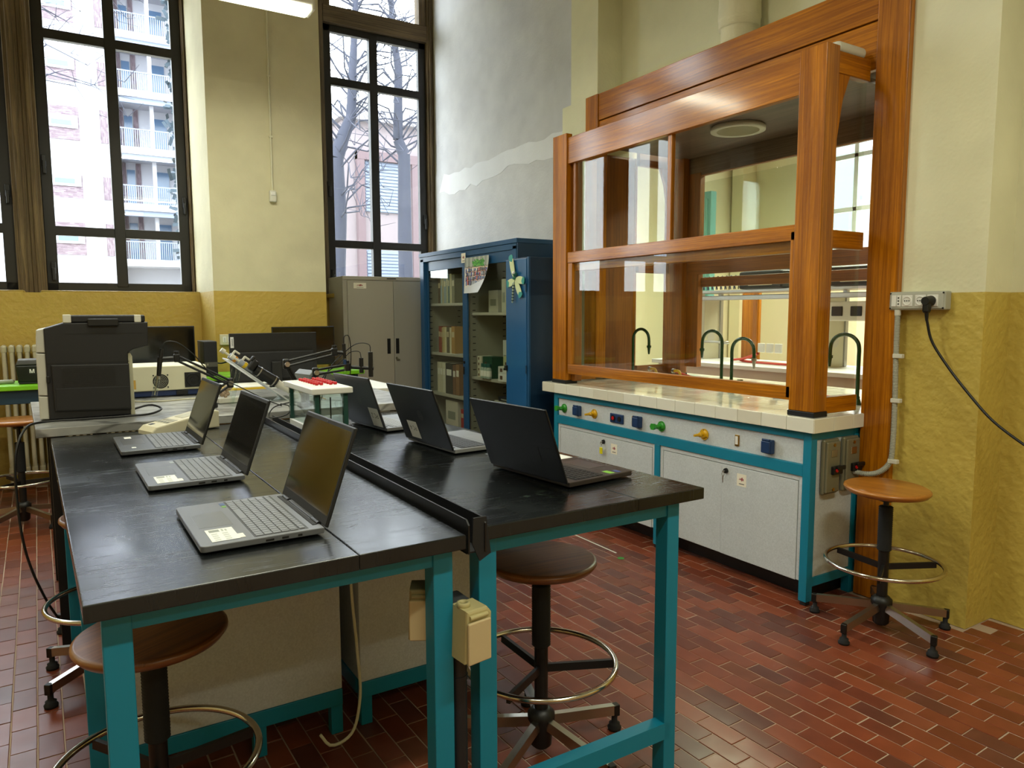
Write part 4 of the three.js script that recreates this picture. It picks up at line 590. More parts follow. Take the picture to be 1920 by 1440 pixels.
  P(w, 'warning_label', RBx(0.06, 0.098, 0.05, 0.10, -0.001, 0.0012, 0.0005), std(0xc8a04a, 0.7)); P(w, 'power_inlet', RBx(0.30, 0.36, 0.006, 0.032, -0.012, 0.0, 0.002), M.black);
  O('signal_cable', 'thin cream cable lying on the marble below the fan instrument', 'cable', tube([[0.28, 0.9585, -4.30], [0.36, 0.9585, -4.24], [0.45, 0.9585, -4.22], [0.56, 0.9585, -4.25], [0.68, 0.9585, -4.2]], 0.0035), M.cream);
  const c = T('keypad_console', 'beige wedge shaped instrument console with printed keypad leaning at the marble edge', 'instrument', [0.262, 0.916, -3.345], 0.35);
  P(c, 'case', prism([[0, 0.002], [0.30, 0.002], [0.30, 0.075], [0.285, 0.08], [0.02, 0.036], [0.0, 0.018]], -0.062, 0.062, 0.006), M.beige);
  const face = (n, u0, u1, v0, v1, m) => { const q = Math.atan2(0.044, 0.265); P(c, n, B(u1 - u0, 0.0012, v1 - v0, (u0 + u1) / 2, 0, (v0 + v1) / 2).rotateZ(q).translate(0.02, 0.0365, 0), m); };
  face('display', 0.012, 0.03, -0.035, -0.01, M.darkMetal); face('legend', 0.05, 0.10, -0.05, 0.05, std(0xa7a390, 0.6)); for (let i = 0; i < 4; i++) face('key', 0.055, 0.066, -0.042 + i * 0.024, -0.026 + i * 0.024, M.darkMetal); for (let i = 0; i < 4; i++) face('key', 0.078, 0.089, -0.042 + i * 0.024, -0.026 + i * 0.024, std(0x77746a, 0.6)); face('legend', 0.13, 0.22, -0.04, 0.03, std(0xb7b4a2, 0.6));
}
function armStand(name, label, base, joint, elbow, tip, up) {
  const t = T(name, label, 'arm stand'), off = 0.012;
  P(t, 'clamp', [RB(0.05, 0.025, 0.05, 0.006, base[0], base[1] + 0.014, base[2]), C(0.012, 0.012, 0.06, base[0], base[1] + 0.04, base[2])], M.black);
  const two = (a, b) => [rod([a[0], a[1] + off, a[2]], [b[0], b[1] + off, b[2]], 0.006), rod([a[0], a[1] - off, a[2]], [b[0], b[1] - off, b[2]], 0.006)];
  P(t, 'lower_arm', two([base[0], base[1] + 0.06, base[2]], joint), M.black); P(t, 'upper_arm', two(joint, elbow), M.black);
  P(t, 'joint', [RB(0.03, 0.05, 0.03, 0.008, ...joint), RB(0.028, 0.04, 0.028, 0.006, ...elbow)], M.darkMetal); P(t, 'knob', Cz(0.012, 0.012, 0.016, joint[0], joint[1], joint[2] + 0.02, 14), M.steel);
  P(t, 'head', [rod(elbow, tip, 0.009), C(0.011, 0.011, 0.018, elbow[0], elbow[1] + 0.024, elbow[2], 14)], M.black);
  return t;
}
{
  const t = armStand('arm_stand', 'black sprung arm holding a clear electrode, bent over the fan instrument', [0.60, 0.956, -3.80], [0.69, 1.075, -3.80], [0.452, 1.208, -3.80], [0.378, 1.206, -3.80]);
  const e = P(t, 'electrode', [rod([0.366, 1.12, -3.80], [0.343, 1.012, -3.80], 0.011, 0.0115, 14)], M.clear); P(e, 'stem', [rod([0.368, 1.128, -3.80], [0.366, 1.11, -3.80], 0.009), rod([0.366, 1.12, -3.80], [0.348, 1.035, -3.80], 0.003)], M.steel); P(t, 'holder', [rod([0.388, 1.255, -3.80], [0.380, 1.19, -3.80], 0.008, 0.012), rod([0.380, 1.215, -3.80], [0.370, 1.125, -3.80], 0.012, 0.010)], M.black);
  P(t, 'lead', tube([[0.388, 1.255, -3.80], [0.405, 1.285, -3.80], [0.45, 1.285, -3.80], [0.52, 1.23, -3.79], [0.60, 1.13, -3.78], [0.72, 1.06, -3.74], [0.84, 0.99, -3.68], [0.9, 0.962, -3.64]], 0.003, 60, 6), M.black);
  const u = armStand('arm_stand', 'black sprung arm reaching up before the dark monitor, one upright electrode at its tip', [0.985, 0.956, -3.56], [0.905, 1.175, -3.55], [1.135, 1.228, -3.52], [1.175, 1.222, -3.50]);
  P(u, 'holder', rod([1.178, 1.268, -3.50], [1.180, 1.195, -3.50], 0.009, 0.008), M.black); P(P(u, 'electrode', rod([1.180, 1.195, -3.50], [1.182, 1.08, -3.50], 0.008), M.clear), 'label', rod([1.180, 1.19, -3.50], [1.181, 1.165, -3.50], 0.0085), M.bluePlastic); P(u, 'lead', tube([[1.178, 1.268, -3.50], [1.182, 1.305, -3.50], [1.20, 1.31, -3.50], [1.212, 1.26, -3.5], [1.21, 1.15, -3.5], [1.2, 1.06, -3.5]], 0.0025, 40, 6), M.black);
  const v = armStand('arm_stand', 'black low arm with two upright dark electrodes beside the grey cabinet door', [1.02, 0.956, -3.62], [1.055, 1.125, -3.58], [1.20, 1.15, -3.52], [1.315, 1.142, -3.46]);
  PE(v, 'holder', [rod([1.262, 1.195, -3.49], [1.262, 1.12, -3.49], 0.011), rod([1.302, 1.225, -3.465], [1.302, 1.10, -3.465], 0.012)], M.black);
  PE(v, 'lead', [tube([[1.262, 1.195, -3.49], [1.258, 1.225, -3.5], [1.22, 1.225, -3.52], [1.17, 1.17, -3.55], [1.1, 1.1, -3.6], [1.08, 0.98, -3.62]], 0.0025, 40, 6), tube([[1.302, 1.225, -3.465], [1.30, 1.26, -3.47], [1.25, 1.268, -3.5], [1.19, 1.22, -3.54], [1.12, 1.12, -3.6], [1.1, 0.98, -3.64]], 0.0025, 40, 6)], M.black);
}
{
  const t = T('pipette_stand', 'slanted white acrylic stand holding grey and yellow pipettes and a thick black one', 'stand', [0.70, 0.957, -4.0]);
  const mv = (g) => g.rotateZ(-0.66).translate(0.165, 0.105, 0);
  P(t, 'plate', mv(RB(0.40, 0.008, 0.16, 0.003, 0, 0, 0)), phy(0xdfe3e4, 0.25, { transmission: 0.35, thickness: 0 })); PE(t, 'support', [bar([0.02, 0.0, -0.06], [0.06, 0.17, -0.06], 0.008, 0.02), bar([0.02, 0.0, 0.06], [0.06, 0.17, 0.06], 0.008, 0.02)], M.clear); P(t, 'foot', RB(0.34, 0.006, 0.18, 0.002, 0.17, 0.003, 0), M.clear);
  const pip = (l, z, y, m, cap, off) => { const p = T('pipette', l, 'pipette', [0.70, 0.957, -4.0], 0, null), q = (g) => g.rotateZ(-0.66).translate(0.165 + off * 0.79 + y * 0.6, 0.105 - off * 0.61 + y * 0.8, z); P(p, 'body', q(Cx(0.016, 0.013, 0.13, -0.09, 0, 0, 16)), m); P(p, 'plunger', q(merge([Cx(0.006, 0.006, 0.04, -0.17, 0, 0), Cx(0.013, 0.013, 0.022, -0.195, 0, 0, 16)])), M.offWhite); P(p, 'finger_hook', q(merge([RB(0.012, 0.035, 0.012, 0.004, -0.145, 0.02, 0), RB(0.035, 0.010, 0.012, 0.004, -0.132, 0.036, 0)])), M.offWhite); P(p, 'volume_ring', q(Cx(0.0175, 0.0175, 0.016, -0.12, 0, 0, 16)), cap); P(p, 'shaft', q(Cx(0.010, 0.004, 0.12, 0.035, 0, 0, 14)), M.offWhite); };
  pip('grey pipette with an orange volume ring, uppermost on the slanted stand', -0.05, 0.03, std(0x8a8f98, 0.4), std(0xd08a1a, 0.4), -0.03); pip('grey pipette with a yellow volume ring in the middle of the slanted stand', 0.0, 0.03, std(0x9a9fa6, 0.4), std(0xd8b41a, 0.4), 0.02);
  const h = T('black_dispenser', 'thick black dispenser with a white tip lying on the slanted pipette stand', 'pipette', [0.70, 0.957, -4.0]), q = (g) => g.rotateZ(-0.62).translate(0.215, 0.12, 0.045);
  P(h, 'body', q(Cx(0.026, 0.03, 0.13, -0.02, 0, 0, 20)), M.black); P(h, 'head', q(merge([RB(0.04, 0.06, 0.035, 0.012, -0.105, 0.012, 0), RB(0.02, 0.03, 0.03, 0.008, -0.125, 0.04, 0)])), M.black); PE(h, 'band', [q(Cx(0.029, 0.029, 0.006, -0.06, 0, 0, 20)), q(Cx(0.031, 0.031, 0.006, 0.03, 0, 0, 20))], M.steel); P(h, 'tip', q(Cx(0.022, 0.016, 0.09, 0.09, 0, 0, 18)), M.offWhite); P(h, 'lead', tube([[0.36, 0.06, 0.045], [0.40, 0.04, 0.06], [0.44, 0.02, 0.1], [0.47, 0.005, 0.2]], 0.003, 24, 6), std(0xc08a2a, 0.5));
  O('loop_cable', 'thin black cable looping down over the marble edge beside the clear tank', 'cable', tube([[1.1, 0.96, -3.75], [1.0, 0.965, -3.62], [0.90, 1.0, -3.45], [0.80, 0.985, -3.40], [0.775, 0.95, -3.38], [0.79, 0.945, -3.36], [0.86, 0.96, -3.36], [0.87, 0.99, -3.38], [0.84, 1.0, -3.42]], 0.003, 50, 6), M.black);
  const g = T('clear_tank', 'clear walled tank with a white lid full of red stoppers on green glass pillars', 'tank', [0.92, 0.916, -3.105]);
  P(g, 'lid', RB(0.172, 0.026, 0.44, 0.005, 0, 0.187, 0), M.white); P(g, 'base', RB(0.14, 0.03, 0.40, 0.004, 0, 0.015, 0), M.white); PE(g, 'pillar', [[-0.06, 0.19], [0.06, 0.19], [-0.06, -0.19], [0.06, -0.19]].map(([x, z]) => RB(0.02, 0.145, 0.02, 0.003, x, 0.1025, z)), M.greenGlass);
  PE(g, 'wall', [Bx(-0.062, -0.058, 0.03, 0.174, -0.175, 0.175), Bx(0.058, 0.062, 0.03, 0.174, -0.175, 0.175), Bx(-0.055, 0.055, 0.03, 0.174, -0.19, -0.186), Bx(-0.055, 0.055, 0.03, 0.174, 0.186, 0.19)], M.clear);
  const sg = lathe([[0, 0], [0.006, 0], [0.008, 0.004], [0.008, 0.010], [0.006, 0.012], [0, 0.012]], 12); for (const x of [-0.025, -0.005, 0.035, 0.055]) for (let i = 0; i < 8; i++) P(g, 'stopper', sg, M.red).position.set(x, 0.2, -0.17 + i * 0.036);
  P(g, 'lead', [C(0.003, 0.003, 0.1, 0.02, 0.1, 0.12, 8), C(0.012, 0.012, 0.07, -0.03, 0.13, 0.1, 12)], M.black); P(g, 'coil', [Cx(0.018, 0.018, 0.012, 0.01, 0.05, 0.1, 18), Cx(0.014, 0.014, 0.03, 0.01, 0.05, 0.1, 18)], M.white);
  const k = T('bench_meter', 'grey bench meter with a slanted face behind the clear tank', 'instrument', [1.20, 0.957, -4.35], 0.2); P(k, 'case', prism([[0, 0.01], [0.26, 0.01], [0.26, 0.03], [0.12, 0.11], [0.03, 0.125], [0, 0.1]], -0.1, 0.1, 0.008), std(0x5c5d58, 0.5)); P(k, 'display', RB(0.07, 0.09, 0.006, 0.003, 0.05, 0.065, 0.1), std(0x7b7c74, 0.4)); P(k, 'keypad', [RB(0.05, 0.03, 0.004, 0.002, 0.14, 0.045, 0.1), RB(0.01, 0.01, 0.006, 0.002, 0.19, 0.03, 0.1)], M.darkMetal); PE(k, 'foot', [C(0.012, 0.012, 0.01, 0.04, 0.005, 0.06, 12), C(0.012, 0.012, 0.01, 0.22, 0.005, 0.06, 12), C(0.012, 0.012, 0.01, 0.04, 0.005, -0.06, 12), C(0.012, 0.012, 0.01, 0.22, 0.005, -0.06, 12)], M.rubber);
  const sh = T('shell_specimen', 'small clump of beige shells on a white plaster block at the marble edge', 'specimen', [0.70, 0.957, -3.98], 0.2); P(sh, 'block', RB(0.14, 0.028, 0.08, 0.006, 0.02, 0.014, 0), M.offWhite); const sb = []; for (let i = 0; i < 16; i++) sb.push(new THREE.SphereGeometry(rr(0.009, 0.016), 8, 6).scale(1.2, 1, 0.8).rotateY(rr(0, 3)).translate(-0.02 + rr(-0.03, 0.04), 0.035 + rr(0, 0.05), rr(-0.02, 0.02))); P(sh, 'shells', sb, std(0xa8937a, 0.8)).userData.kind = 'stuff';
  const yb = T('yellow_folder_stack', 'flat yellow folder stack lying on the desk before the computer tower', 'folder', [1.02, 0.906, -5.1], 0.1); PE(yb, 'folder', [RB(0.24, 0.014, 0.3, 0.002, 0, 0.007, 0), RB(0.23, 0.012, 0.28, 0.002, 0.004, 0.021, 0)], std(0xcdb030, 0.6)); P(yb, 'paper', RB(0.22, 0.006, 0.28, 0.001, 0.01, 0.03, 0), M.paper);
}
// ---------- monitors, tower, label printer ----------
function monitor(label, pos, turn, w, hgt, lift, brand) {
  const t = T('monitor', label, 'monitor', pos, turn, null);
  P(t, 'panel', RB(w, hgt, 0.022, 0.004, 0, lift + hgt / 2, 0), M.black); P(t, 'screen', B(w - 0.016, hgt - 0.026, 0.001, 0, lift + hgt / 2 + 0.004, 0.0112), M.screen);
  P(t, 'rear_shell', prism([[-w * 0.45, lift + hgt * 0.05], [w * 0.45, lift + hgt * 0.05], [w * 0.45, lift + hgt * 0.62], [-w * 0.45, lift + hgt * 0.62]], -0.04, -0.010, 0.008), M.blackMatte); P(t, 'stand', RB(0.07, lift + 0.14, 0.03, 0.006, 0, (lift + 0.14) / 2 + 0.004, -0.055), M.black); P(t, 'stand_base', RB(0.24, 0.012, 0.2, 0.005, 0, 0.006, -0.03), M.black);
  PE(t, 'mount_screw', [[-0.05, 0.1], [0.05, 0.1], [-0.05, 0.2], [0.05, 0.2]].map(([x, y]) => Cz(0.004, 0.004, 0.004, x, lift + y, -0.041, 10)), M.darkMetal);
  if (brand) P(t, 'brand_plate', new THREE.PlaneGeometry(0.022, 0.075).rotateY(Math.PI).translate(w / 2 - 0.018, lift + hgt - 0.062, -0.0113), std(0xffffff, 0.5, { map: canvasTex(64, 220, (g) => { g.fillStyle = '#c9cacb'; g.fillRect(0, 0, 64, 220); g.translate(32, 110); g.rotate(-Math.PI / 2); g.fillStyle = '#2a2b2d'; g.font = 'bold 44px sans-serif'; g.textAlign = 'center'; g.textBaseline = 'middle'; g.fillText('Lenovo', 0, 2); }) }));
  return t;
}
monitor('wide monitor turned away, its black back and silver brand plate facing the viewer', [1.265, 0.907, -5.28], Math.PI, 0.605, 0.345, 0.03, true);
monitor('black screened monitor on the green desk, partly hidden by the printer', [0.62, 0.932, -6.28], 0, 0.53, 0.32, 0.07);
monitor('black monitor on the green desk overlapping the pier edge beside the grey cabinet', [1.735, 0.932, -6.2], 0, 0.53, 0.33, 0.045);
{
  const t = T('computer_tower', 'slim black desktop computer tower with a grey front band beside the dark monitor', 'computer', [0.965, 0.932, -6.06]);
  P(t, 'case', RBx(-0.05, 0.05, 0.004, 0.272, -0.30, -0.004, 0.004), std(0x1d1c19, 0.45)); P(t, 'front_panel', RBx(-0.049, 0.049, 0.006, 0.27, -0.004, 0.004, 0.003), M.black); P(t, 'front_band', RBx(-0.049, 0.049, 0.072, 0.108, 0.002, 0.006, 0.001), std(0x4d4c44, 0.4)); P(t, 'emblem', Cz(0.008, 0.008, 0.001, -0.025, 0.09, 0.0065, 16), M.steel); PE(t, 'foot', [RBx(-0.04, 0.04, 0, 0.005, -0.03, -0.015, 0.001), RBx(-0.04, 0.04, 0, 0.005, -0.28, -0.265, 0.001)], M.rubber);
  O('desk_cable', 'black cable sagging between the computer tower and the turned monitor', 'cable', tube([[1.015, 1.03, -6.2], [1.06, 1.02, -6.2], [1.12, 1.04, -6.15], [1.18, 1.08, -6.0]], 0.006), M.black);
  const l = T('label_printer', 'black lidded label printer with a large letter M standing on the green desk', 'printer', [-0.19, 0.932, -6.2]);
  P(l, 'body', prism([[-0.105, 0.008], [0.15, 0.008], [0.16, 0.13], [-0.115, 0.13]], -0.1, 0.09, 0.01), std(0x0c1710, 0.35)); P(l, 'lid', prism([[-0.115, 0.132], [0.16, 0.132], [0.145, 0.17], [-0.10, 0.17]], -0.1, 0.085, 0.008), std(0x54565a, 0.4)); P(l, 'skirt', RBx(-0.1, 0.145, 0, 0.012, -0.095, 0.095, 0.003), M.black);
  P(l, 'letter_plate', new THREE.PlaneGeometry(0.05, 0.05).translate(-0.02, 0.09, 0.0908), std(0xffffff, 0.5, { map: canvasTex(64, 64, (g) => { g.fillStyle = '#0c1710'; g.fillRect(0, 0, 64, 64); g.fillStyle = '#ececec'; g.font = 'bold 50px sans-serif'; g.textAlign = 'center'; g.textBaseline = 'middle'; g.fillText('M', 32, 34); }) }));
  const ph = T('handset', 'pale grey handset lying on the green desk in front of the radiator', 'handset', [-0.40, 0.932, -6.2], 0.2); P(ph, 'body', RB(0.16, 0.026, 0.05, 0.012, 0, 0.014, 0, 3), std(0x9a9f8c, 0.5)); P(ph, 'end_cap', [RB(0.04, 0.036, 0.055, 0.014, -0.07, 0.018, 0, 3)], M.darkMetal);
  const toy = T('ornament_ball', 'small coloured round ornament at the edge of the green desk', 'ornament', [-0.50, 0.932, -6.15]); P(toy, 'ball', new THREE.SphereGeometry(0.035, 20, 14).translate(0, 0.035, 0), std(0x7a5a86, 0.3)); P(toy, 'band', new THREE.TorusGeometry(0.035, 0.004, 8, 24).translate(0, 0.035, 0), std(0xc8632a, 0.4));
}
// ---------- cabinets ----------
{
  const t = T('steel_cabinet', 'beige grey two door steel cabinet standing before the narrow window', 'cabinet', [2.338, 0, -6.95]), m = M.greySteel;
  P(t, 'case', RBx(0, 1.06, 0.04, 1.78, -0.43, -0.002, 0.005), m); P(t, 'plinth', Bx(0.02, 1.04, 0, 0.045, -0.42, -0.02), M.darkMetal); P(t, 'rim', [RBx(0, 1.06, 1.745, 1.782, -0.02, 0.012, 0.004), RBx(0, 0.045, 0.04, 1.745, -0.02, 0.010, 0.004), RBx(1.015, 1.06, 0.04, 1.745, -0.02, 0.010, 0.004)], m);
  for (const k of [0, 1]) { const d = P(t, 'door', RBx(k ? 0.531 : 0.048, k ? 1.012 : 0.527, 0.06, 1.741, -0.002, 0.012, 0.003), k ? std(0x9a978c, 0.5) : m); P(d, 'handle', RBx(k ? 0.546 : 0.452, k ? 0.582 : 0.488, 1.005, 1.16, 0.008, 0.0145, 0.002), M.black); if (k) P(d, 'lock', [Cz(0.012, 0.012, 0.01, 0.55, 0.96, 0.016, 16), RBx(0.545, 0.585, 0.935, 0.95, 0.016, 0.02, 0.002)], M.steel); else P(d, 'sticker', new THREE.PlaneGeometry(0.13, 0.055).translate(0.176, 1.69, 0.0128), stickerMat()); }
  P(t, 'badge', RBx(0.46, 0.56, 1.758, 1.768, 0.010, 0.014, 0.001), M.darkMetal);
}
const CAB = new THREE.Vector3(3.08, 0, -4.9);
{
  const t = T('glass_cabinet', 'wide dark blue steel cabinet with sliding glass doors and grey shelves', 'cabinet', [CAB.x, 0, CAB.z]), m = M.blueSteel, md = M.blueSteelDark;
  const b = (n, x0, x1, y0, y1, z0, z1, mm, par = t, r = 0.003) => P(par, n, RBx(x0, x1, y0, y1, z0, z1, r), mm);
  b('side', 0.0, 0.48, 0.03, 2.0, -0.016, 0, md); b('side', 0.0, 0.48, 0.03, 2.0, -1.85, -1.834, md); b('top', -0.012, 0.48, 1.968, 2.005, -1.855, 0.004, m); b('bottom', 0.0, 0.48, 0.03, 0.07, -1.834, -0.016, m); b('plinth', 0.03, 0.46, 0, 0.03, -1.82, -0.03, M.black);
  b('back', 0.465, 0.478, 0.07, 1.968, -1.834, -0.016, M.inside); b('liner', 0.05, 0.465, 0.07, 1.968, -0.03, -0.017, M.inside); b('liner', 0.05, 0.465, 0.07, 1.968, -1.833, -1.82, M.inside); b('divider', 0.06, 0.465, 0.07, 1.968, -0.93, -0.91, M.inside);
  b('track', -0.004, 0.05, 1.92, 1.968, -1.834, -0.016, m); b('jamb', -0.004, 0.035, 0.07, 1.95, -1.834, -1.76, m); b('jamb', -0.004, 0.035, 0.07, 1.95, -0.075, -0.016, m);
  for (const [x, z0, z1] of [[0.028, -1.79, -0.905], [0.006, -0.955, -0.05]]) {
    const d = new THREE.Group(); d.name = 'sliding_door'; t.add(d); const w = 0.075;
    b('door_frame', x, x + 0.018, 1.83, 1.925, z0, z1, m, d); b('door_frame', x, x + 0.018, 0.08, 0.24, z0, z1, m, d); b('door_frame', x, x + 0.018, 0.24, 1.83, z0, z0 + (x < 0.01 ? 0.09 : 0.06), m, d); b('door_frame', x, x + 0.018, 0.24, 1.83, z1 - (x < 0.01 ? 0.05 : w), z1, m, d);
    P(d, 'pane', Bx(x + 0.007, x + 0.010, 0.23, 1.84, z0 + 0.05, z1 - 0.04), M.hoodGlass);
    P(d, 'lock', [Cx(0.012, 0.014, 0.012, x - 0.004, 0.97, x < 0.01 ? z0 + 0.03 : z1 - 0.03, 14), RBx(x - 0.014, x - 0.004, 0.86, 0.93, (x < 0.01 ? z0 + 0.025 : z1 - 0.035), (x < 0.01 ? z0 + 0.037 : z1 - 0.023), 0.003)], M.black);
  }
  for (const y of [0.60, 1.00, 1.485]) b('shelf', 0.07, 0.46, y, y + 0.026, -1.82, -0.93, M.shelfGrey); for (const y of [0.815, 1.395]) b('shelf', 0.07, 0.46, y, y + 0.026, -0.91, -0.03, M.shelfGrey);
  const slots = []; for (let i = 0; i < 26; i++) for (const z of [-1.819, -0.909]) for (const x of [0.1, 0.42]) slots.push(B(0.03, 0.008, 0.002, x, 0.3 + i * 0.06, z + 0.001)); P(t, 'bracket_slots', slots, M.darkMetal).userData.kind = 'stuff';
  // books, binders and boxes: [z, y, width, height, depth, colour, name, category, label]
  const put = (name, cat, label, z, y, w, h, d, col, lean = 0, group, x = 0.11) => {
    const o = T(name, label, cat, [CAB.x + x, y + 0.0005, z], 0, group), mm = std(col, 0.65);
    if (name === 'book' || name === 'binder') { P(o, 'cover', [RBx(0, d, 0, h, -w / 2, -w / 2 + 0.003, 0.001), RBx(0, d, 0, h, w / 2 - 0.003, w / 2, 0.001), RBx(-0.004, 0.004, 0, h, -w / 2, w / 2, 0.0015)], mm); P(o, 'pages', RBx(0.004, d - 0.004, 0.003, h - 0.004, -w / 2 + 0.003, w / 2 - 0.003, 0.0005), M.paper); P(o, 'spine_label', RBx(-0.0055, -0.003, h * 0.6, h * 0.8, -w * 0.35, w * 0.35, 0.0003), std(name === 'binder' ? 0xe8e6dc : 0xc9bd9a, 0.6)); }
    else { P(o, 'carton', RBx(0, d, 0, h, -w / 2, w / 2, 0.002), mm); P(o, 'print', RBx(-0.0012, 0.001, h * 0.3, h * 0.6, -w * 0.3, w * 0.3, 0.0003), std(name === 'box' ? 0x8f9488 : 0xdddddd, 0.6)); }
    if (lean) o.rotation.x = lean; return o;
  };
  // top shelf, sliding window bay
  let z = -6.56; for (const [w, h, c, l] of [[0.05, 0.25, 0x5a4a38, 'dark brown book first in the row on the top shelf by the window'], [0.03, 0.29, 0x9fb4bb, 'tall pale blue book on the top shelf by the window'], [0.035, 0.28, 0xb3a98a, 'beige book between blue ones on the top shelf by the window'], [0.05, 0.27, 0x8a9aa0, 'wide blue grey book on the top shelf by the window'], [0.035, 0.285, 0xa9a98c, 'olive grey book on the top shelf by the window'], [0.03, 0.275, 0x5f7a78, 'dark teal book on the top shelf by the window'], [0.04, 0.28, 0xc2b894, 'cream book near the row end of the top shelf by the window'], [0.06, 0.27, 0x7d7a62, 'broad olive book last on the top shelf by the window']]) { put('book', 'book', l, z + w / 2, 1.511, w, h, 0.2, c); z += w + 0.004; }
  z = -6.56; for (const [w, h, c, l] of [[0.03, 0.26, 0x8a3a2c, 'red brown book first on the middle shelf behind the glass'], [0.03, 0.255, 0x9a4a34, 'rust red book second on the middle shelf behind the glass'], [0.022, 0.25, 0xb9a67c, 'narrow tan book on the middle shelf behind the glass'], [0.034, 0.255, 0xcdbb8a, 'straw coloured book on the middle shelf behind the glass'], [0.034, 0.25, 0xd6cba6, 'pale cream book on the middle shelf behind the glass'], [0.06, 0.26, 0x6c6450, 'thick grey brown book on the middle shelf behind the glass'], [0.035, 0.25, 0xdad0b2, 'off white book on the middle shelf behind the glass'], [0.07, 0.26, 0xb38a50, 'thick ochre book last on the middle shelf behind the glass']]) { put('book', 'book', l, z + w / 2, 1.026, w, h, 0.19, c); z += w + 0.005; }
  z = -6.60; for (const [w, h, c, l, n] of [[0.055, 0.30, 0xd5d0b8, 'cream ring binder first on the shelf above the carton', 'binder'], [0.055, 0.30, 0xcfc9ae, 'cream ring binder second on the shelf above the carton', 'binder'], [0.055, 0.30, 0xd9d5c2, 'cream ring binder third on the shelf above the carton', 'binder'], [0.15, 0.30, 0x3a3832, 'very thick black file on the shelf above the carton', 'binder'], [0.06, 0.29, 0x7a5a40, 'brown file beside the black one on the shelf above the carton', 'binder'], [0.07, 0.30, 0x8f6a48, 'tan file ending the row on the shelf above the carton', 'binder']]) { put(n, 'binder', l, z + w / 2, 0.626, w, h, 0.24, c); z += w + 0.006; }
  put('box', 'box', 'large white carton with printing on the bottom shelf of the glass cabinet', -6.30, 0.30, 0.26, 0.26, 0.3, 0xcfcabc); put('box', 'box', 'dark green box under the white carton in the glass cabinet', -6.32, 0.071, 0.26, 0.228, 0.3, 0x1f4a35);
  z = -6.10; for (const [w, c, l] of [[0.06, 0xa01f1c, 'thick red book at the bottom, first of the red ones'], [0.05, 0xb0221f, 'red book at the bottom, between two other red ones'], [0.05, 0xa8241c, 'red book at the bottom, nearest the door frame']]) { put('book', 'book', l, z + w / 2, 0.30, w, 0.2, 0.2, c); z += w + 0.006; }
  // right-hand bay
  put('box', 'box', 'white upright carton on the upper shelf beneath the group photograph', -5.48, 1.421, 0.16, 0.19, 0.2, 0xc9c8bb); put('box', 'box', 'tall pale carton behind the dark glassware on the upper shelf', -5.30, 1.421, 0.07, 0.28, 0.2, 0xb9b8a6);
  const gl = T('glass_jar', 'cluster jar of clear glass with dark stoppers on the upper shelf', 'jar', [3.24, 1.422, -5.17]); P(gl, 'body', lathe([[0, 0], [0.05, 0], [0.055, 0.02], [0.055, 0.09], [0.03, 0.12], [0.03, 0.14]], 24), M.clear); P(gl, 'stopper', C(0.03, 0.026, 0.03, 0, 0.15, 0), M.black); P(gl, 'label', lathe([[0.0556, 0.03], [0.0556, 0.08]], 24), M.paper);
  put('box', 'box', 'clear grey plastic box standing on edge, tallest on the lower right shelf', -5.36, 0.842, 0.30, 0.33, 0.18, 0x9a9d98, 0, null, 0.27); put('box', 'box', 'white corner box beside the clear grey one on the lower shelf', -5.55, 0.842, 0.07, 0.33, 0.18, 0xc9ccc6, 0, null, 0.27);
  const st = (l, zz, y, w, h, c) => { const o = T('box', l, 'box', [CAB.x + 0.075, y, zz]); P(o, 'carton', RBx(0, 0.12, 0, h, -w / 2, w / 2, 0.002), std(c, 0.6)); P(o, 'print', RBx(-0.001, 0.001, h * 0.25, h * 0.75, -w * 0.3, -w * 0.05, 0.0003), std(0x5a4032, 0.7)); return o; };
  for (let i = 0; i < 4; i++) st(['lowest', 'second lowest', 'second highest', 'topmost'][i] + ' small white box with a brown mark in the left stack of four', -5.67, 0.842 + i * 0.048, 0.075, 0.046, 0xcfcab4);
  st('dark green upright box beside the stack of four small white boxes', -5.53, 0.842, 0.16, 0.19, 0x1c4a38);
  for (let i = 0; i < 3; i++) { const o = T('bottle', ['first', 'second', 'third'][i] + ' small bottle with a pale label in the row before the green box', 'bottle', [CAB.x + 0.06, 0.842, -5.58 + i * 0.055]); P(o, 'body', lathe([[0, 0], [0.022, 0], [0.024, 0.004], [0.024, 0.085], [0.016, 0.095], [0.016, 0.10], [0, 0.10]], 20), std(0x9fb0a4, 0.3)); P(o, 'cap', C(0.018, 0.018, 0.03, 0, 0.115, 0), std(0x2a5f58, 0.4)); P(o, 'label', lathe([[0.0245, 0.02], [0.0245, 0.07]], 20), M.paper); }
  st('tall pale green carton in front of the clear grey box', -5.30, 0.842, 0.15, 0.20, 0xaeb48a).position.x = 3.226; st('yellow topped carton beside the tall pale green one', -5.13, 0.842, 0.14, 0.22, 0xb8a050).position.x = 3.226;
  st('lower of two flat white boxes at the shelf end by the locker', -5.17, 0.842, 0.16, 0.065, 0xd3d3cc).position.x = 3.1; st('upper of two flat white boxes at the shelf end by the locker', -5.17, 0.908, 0.16, 0.06, 0xc6c6c0).position.x = 3.1;
  put('box', 'box', 'grey lidded carton on the bottom of the cabinet beside the locker', -5.3, 0.45, 0.34, 0.2, 0.3, 0xb5b5aa); put('box', 'box', 'black flat case lying on the grey lidded carton', -5.28, 0.651, 0.24, 0.04, 0.25, 0x22242a); put('box', 'box', 'wide plain carton at the very bottom beside the locker', -5.3, 0.071, 0.36, 0.378, 0.3, 0x8c8a7c);
  // paper tag, group photograph
  O('cabinet_tag', 'small paper tag stuck between the two sliding doors', 'label', new THREE.PlaneGeometry(0.08, 0.085).rotateY(-Math.PI / 2).translate(3.066, 1.905, -5.79), stickerMat());
